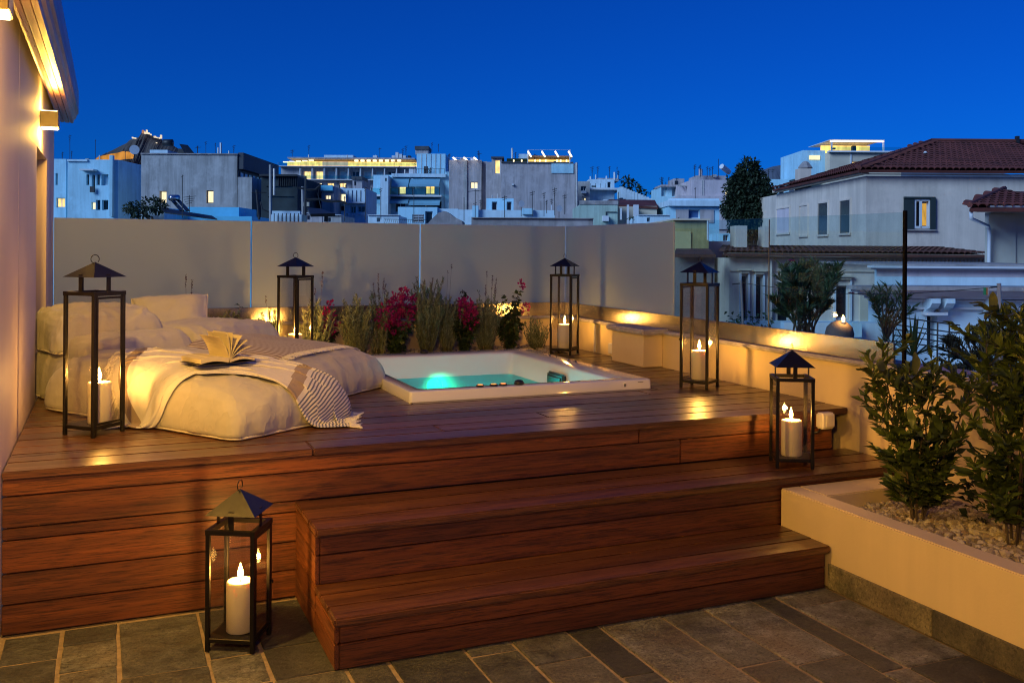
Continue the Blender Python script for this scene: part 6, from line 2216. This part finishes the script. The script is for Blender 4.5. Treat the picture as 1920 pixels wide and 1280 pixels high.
# ================================================================== trees and shrubs beyond
def blob_tree(name, label, cat, base, trunk_h, blobs, mat, leaf, nper, seed, group=None, trunk_r=.12, limbs=True):
    """blobs: crown clumps (x, y, z, rx, ry, rz) in the heading frame, filled with leaf clumps."""
    rr = np.random.default_rng(seed)
    t = thing(name, label, cat, CF @ Vector(base), group=group)
    O = CF @ Vector(base)
    top = Vector(base) + Vector((0, 0, trunk_h))
    mb = MB(CF)
    mb.tube([base, Vector(base).lerp(top, .5) + Vector((trunk_r * .5, 0, 0)), top], [trunk_r, trunk_r * .8, trunk_r * .5], 7)
    mb.build('trunk', bark, t, smooth=True)
    if limbs:
        for b in blobs[::2]:
            MB(CF).tube([top - Vector((0, 0, trunk_h * .3)), (Vector(b[:3]) + top) / 2, Vector(b[:3])], [trunk_r * .4, trunk_r * .25, trunk_r * .1], 5).build('limb', bark, t)
    P, D = [], []
    for b in blobs:
        n = int(nper * (b[3] * b[5]) / (leaf * leaf) * 6)
        v = rr.normal(0, 1, (n, 3)); v /= np.linalg.norm(v, axis=1, keepdims=True)
        rad = rr.uniform(.35, 1.0, (n, 1)) ** .5
        lump = 1 + .22 * np.sin(v[:, :1] * 7 + b[0]) * np.sin(v[:, 2:] * 6 + b[2]) + .15 * np.sin(v[:, 1:2] * 11)
        q = v * rad * lump * np.array(b[3:6]) + np.array(b[:3])
        P.append(q); D.append(v + rr.normal(0, .8, (n, 3)) + np.array([0, 0, -.1]))
    P = np.concatenate(P); D = np.concatenate(D)
    ca, sa = math.cos(-HEAD), math.sin(-HEAD)
    rot = lambda A: np.stack([A[:, 0] * ca - A[:, 1] * sa, A[:, 0] * sa + A[:, 1] * ca, A[:, 2]], -1)
    me = leaves_mesh('crown', rot(P) - np.array(O), rot(D), leaf, leaf * .55, .2, .2, seed)
    link_mesh('crown', me, mat, t, kind='stuff')
    return t


tree_leaf = leaf_mat('dark_tree_leaf', (.016, .030, .016), (.045, .070, .035), .6, .15)
oleander_leaf = leaf_mat('oleander_leaf', (.032, .072, .032), (.10, .17, .08), .5, .2)
olive_leaf = leaf_mat('olive_leaf', (.040, .050, .028), (.12, .125, .075), .55, .2)


def bl(u, v, d, ru, rv, rd=None):
    x, y, z = sight(u, v, d)
    return (x, y, z, ru / FPX * d, (rd or ru) / FPX * d, rv / FPX * d)


d = 52
blob_tree('dark_tree', 'big dark evergreen tree left of the cream house', 'tree', sight(1405, 640, d), 5.5,
          [bl(1404, 322, d, 20, 22), bl(1396, 350, d, 32, 26), bl(1420, 366, d, 34, 30), bl(1388, 385, d, 28, 32), bl(1412, 400, d, 36, 34), bl(1440, 370, d, 14, 16), bl(1375, 395, d, 18, 22), bl(1400, 425, d, 30, 22), bl(1384, 340, d, 14, 12), bl(1424, 338, d, 14, 14), bl(1440, 385, d, 16, 18)],
          tree_leaf, .26, 22, 3, trunk_r=.3)
d = 54
blob_tree('dark_tree', 'low dark tree in front of the grey concrete block', 'tree', sight(285, 440, d), 1.0,
          [bl(252, 392, d, 17, 12), bl(285, 384, d, 22, 14), bl(262, 398, d, 24, 10), bl(300, 388, d, 12, 12), bl(240, 388, d, 8, 6)], tree_leaf, .22, 7, 5, trunk_r=.12)
d = 140
blob_tree('dark_tree', 'dark tree crown behind the stair stepped terraces', 'tree', sight(1190, 420, d), 3.0,
          [bl(1178, 345, d, 12, 10), bl(1190, 356, d, 13, 12), bl(1204, 362, d, 10, 7), bl(1172, 338, d, 8, 6)], tree_leaf, .6, 6, 6, trunk_r=.3)
blob_tree('dark_tree', 'small round tree left of the white balcony house', 'tree', sight(1232, 400, d), 1.0, [bl(1230, 362, d, 8, 8), bl(1238, 366, d, 6, 6)], tree_leaf, .5, 6, 7, trunk_r=.3)
d = 45
blob_tree('dark_tree', 'dark bush below the mustard yellow wall', 'shrub', sight(1290, 500, d), .3, [bl(1280, 466, d, 18, 6), bl(1305, 467, d, 20, 6), bl(1270, 430, d, 6, 20)], tree_leaf, .16, 5, 8, trunk_r=.08)
# palm in front of the red roof
t = thing('palm', 'small palm in front of the dark red roof behind the frosted screens', 'palm', CF @ Vector(sight(1208, 430, 58)))
pc_ = Vector(sight(1207, 415, 58))
MB(CF).tube([Vector(sight(1208, 440, 58)), pc_], [.18, .14], 8).build('trunk', bark, t)
rr = random.Random(4)
for k in range(11):
    a = 2 * math.pi * k / 11 + .2
    L = 1.1
    pts_ = [pc_ + Vector((math.cos(a) * L * f, math.sin(a) * L * f * .6, 1.0 * f - .9 * f * f)) for f in [i / 6 for i in range(7)]]
    m_ = MB(CF)
    for i in range(6):
        for s in (-1, 1):
            p0 = pts_[i]; dirv = (pts_[i + 1] - pts_[i]).normalized()
            sidev = dirv.cross(Vector((0, 0, 1))).normalized() * s
            tipv = p0 + sidev * .22 + dirv * .18 - Vector((0, 0, .06))
            m_.add([p0, p0 + dirv * .16, tipv], [(0, 1, 2)])
    m_.tube(pts_, .012, 4)
    m_.build('frond', tree_leaf, t)


def whorl_shrub(name, label, cat, base, stems, mat, leafL, leafW, n, seed, flower=None, group=None):
    """stems: list of polylines in the heading frame; leaves stand round their upper parts."""
    rr = random.Random(seed)
    O = CF @ Vector(base)
    t = thing(name, label, cat, O, group=group)
    W = [[CF @ Vector(p) for p in s] for s in stems]
    mb = MB()
    for s in W: mb.tube(s, [.014 * (1 - .6 * i / (len(s) - 1)) for i in range(len(s))], 5)
    mb.build('stem', bark, t, smooth=True, kind='stuff')
    P, D = [], []
    for s in W:
        for k in range(n):
            f = 1 - abs(rr.gauss(0, .28)); f = max(.25, min(1, f)) * (len(s) - 1)
            i = min(int(f), len(s) - 2); q = s[i].lerp(s[i + 1], f - i)
            ax = (s[i + 1] - s[i]).normalized(); a = rr.uniform(0, 6.28)
            P.append(q - O); D.append(ax * .75 + Vector((math.cos(a), math.sin(a), rr.uniform(-.1, .5))) * .75)
    link_mesh('foliage', leaves_mesh('foliage', P, D, leafL, leafW, .2, .12, seed), mat, t, kind='stuff')
    for k, p in enumerate(flower or []):
        q = CF @ Vector(p) - O
        link_mesh('flower', leaves_mesh('flower', [q] * 16, [(math.cos(j), math.sin(j), .3) for j in range(16)], .05, .04, .3, 0, k), magenta, t, kind='stuff')
    return t


rr = random.Random(6)
d = 12.5
base = sight(1506, 625, d)
st = []
for u, v in ((1468, 500), (1450, 560), (1482, 512), (1496, 498), (1512, 494), (1528, 492), (1545, 500), (1560, 506), (1572, 500), (1556, 535), (1470, 540), (1490, 530), (1520, 520), (1540, 530), (1500, 555), (1530, 560), (1550, 570), (1480, 575), (1462, 585), (1515, 580), (1535, 545), (1505, 515), (1476, 555), (1460, 520), (1566, 522)):
    dd = d + rr.uniform(-.5, .5)
    top = Vector(sight(u, v, dd)); b0 = Vector(base) + Vector((rr.uniform(-.12, .12), rr.uniform(-.1, .1), 0))
    mid = b0.lerp(top, .5) + Vector((rr.uniform(-.06, .06), rr.uniform(-.1, .1), .05))
    st.append([b0, b0.lerp(mid, .5), mid, mid.lerp(top, .5), top])
whorl_shrub('oleander', 'large bushy oleander beyond the clear glass in front of the cream house', 'shrub', base, st, oleander_leaf, .15, .024, 130, 6, [sight(1485, 490, d), sight(1597, 551, d)])
base = sight(1660, 640, 11.5)
st = []
for u, v in ((1632, 548), (1650, 542), (1664, 540), (1640, 565), (1690, 540), (1700, 556), (1712, 576), (1668, 572), (1690, 590), (1655, 600)):
    dd = 11.5 + rr.uniform(-.3, .3)
    top = Vector(sight(u, v, dd)); b0 = Vector(base)
    fork = b0.lerp(top, .45) + Vector(((u - 1660) * -.0006, 0, .0))
    st.append([b0, b0.lerp(fork, .6), fork, fork.lerp(top, .5), top])
whorl_shrub('oleander', 'slim young oleander tree with bare stems next to the black post', 'shrub', base, st, oleander_leaf, .13, .024, 44, 7)
d = 9.5
base = sight(1850, 690, d)
st = []
for k in range(60):
    u, v = rr.uniform(1765, 1935), 0
    v = 606 + abs(u - 1850) * .30 + rr.uniform(0, 75)
    dd = d + rr.uniform(-.4, .4)
    b0 = Vector(sight(1850 + (u - 1850) * .35, 690, dd)); top = Vector(sight(u, v, dd))
    st.append([b0, b0.lerp(top, .5) + Vector((rr.uniform(-.05, .05), 0, .03)), top])
whorl_shrub('olive_shrub', 'greyish olive shrub behind the parapet at the right', 'shrub', base, st, olive_leaf, .075, .013, 110, 8)
# yucca beside the post
for u, v, d, hh, nb, lab in ((1712, 668, 8.6, .42, 34, 'spiky yucca behind the parapet beside the black post'), (1668, 652, 9.2, .20, 16, 'small spiky plant left of the black post')):
    t = thing('yucca', lab, 'plant', CF @ Vector(sight(u, v, d)))
    b0 = Vector(sight(u, v, d))
    for k in range(nb):
        a = rr.uniform(0, 6.28); el = rr.uniform(.35, 1.5)
        dirv = Vector((math.cos(a) * math.cos(el), math.sin(a) * math.cos(el), math.sin(el)))
        L = hh * rr.uniform(.7, 1.05)
        sidev = dirv.cross(Vector((0, 0, 1))).normalized() * .014
        m = b0 + dirv * L * .45
        tip = b0 + dirv * L - Vector((0, 0, .10 * L * (1.3 - el)))
        MB(CF).add([b0 - sidev * .6, b0 + sidev * .6, m + sidev, m - sidev, tip, m + Vector((0, 0, -.008))], [(0, 1, 2, 5), (0, 5, 3), (2, 4, 5), (3, 5, 4)]).build('blade', oleander_leaf if k % 3 else bay_young, t)
d = 11.8
blob_tree('low_hedge', 'low dark hedge at the foot of the clear glass near the tall lantern', 'hedge', sight(1420, 640, d), .15,
          [bl(1400, 600, d, 22, 14), bl(1432, 602, d, 22, 12), bl(1375, 598, d, 14, 16)], oleander_leaf, .07, 2.2, 12, trunk_r=.02, limbs=False)
blob_tree('low_hedge', 'dark ground plant against the parapet under the olive shrub', 'hedge', sight(1740, 700, 8.8), .1, [bl(1745, 668, 8.8, 18, 10), bl(1800, 678, 8.8, 40, 14), bl(1860, 690, 8.8, 40, 14)], tree_leaf, .06, 2.0, 13, trunk_r=.02, limbs=False)
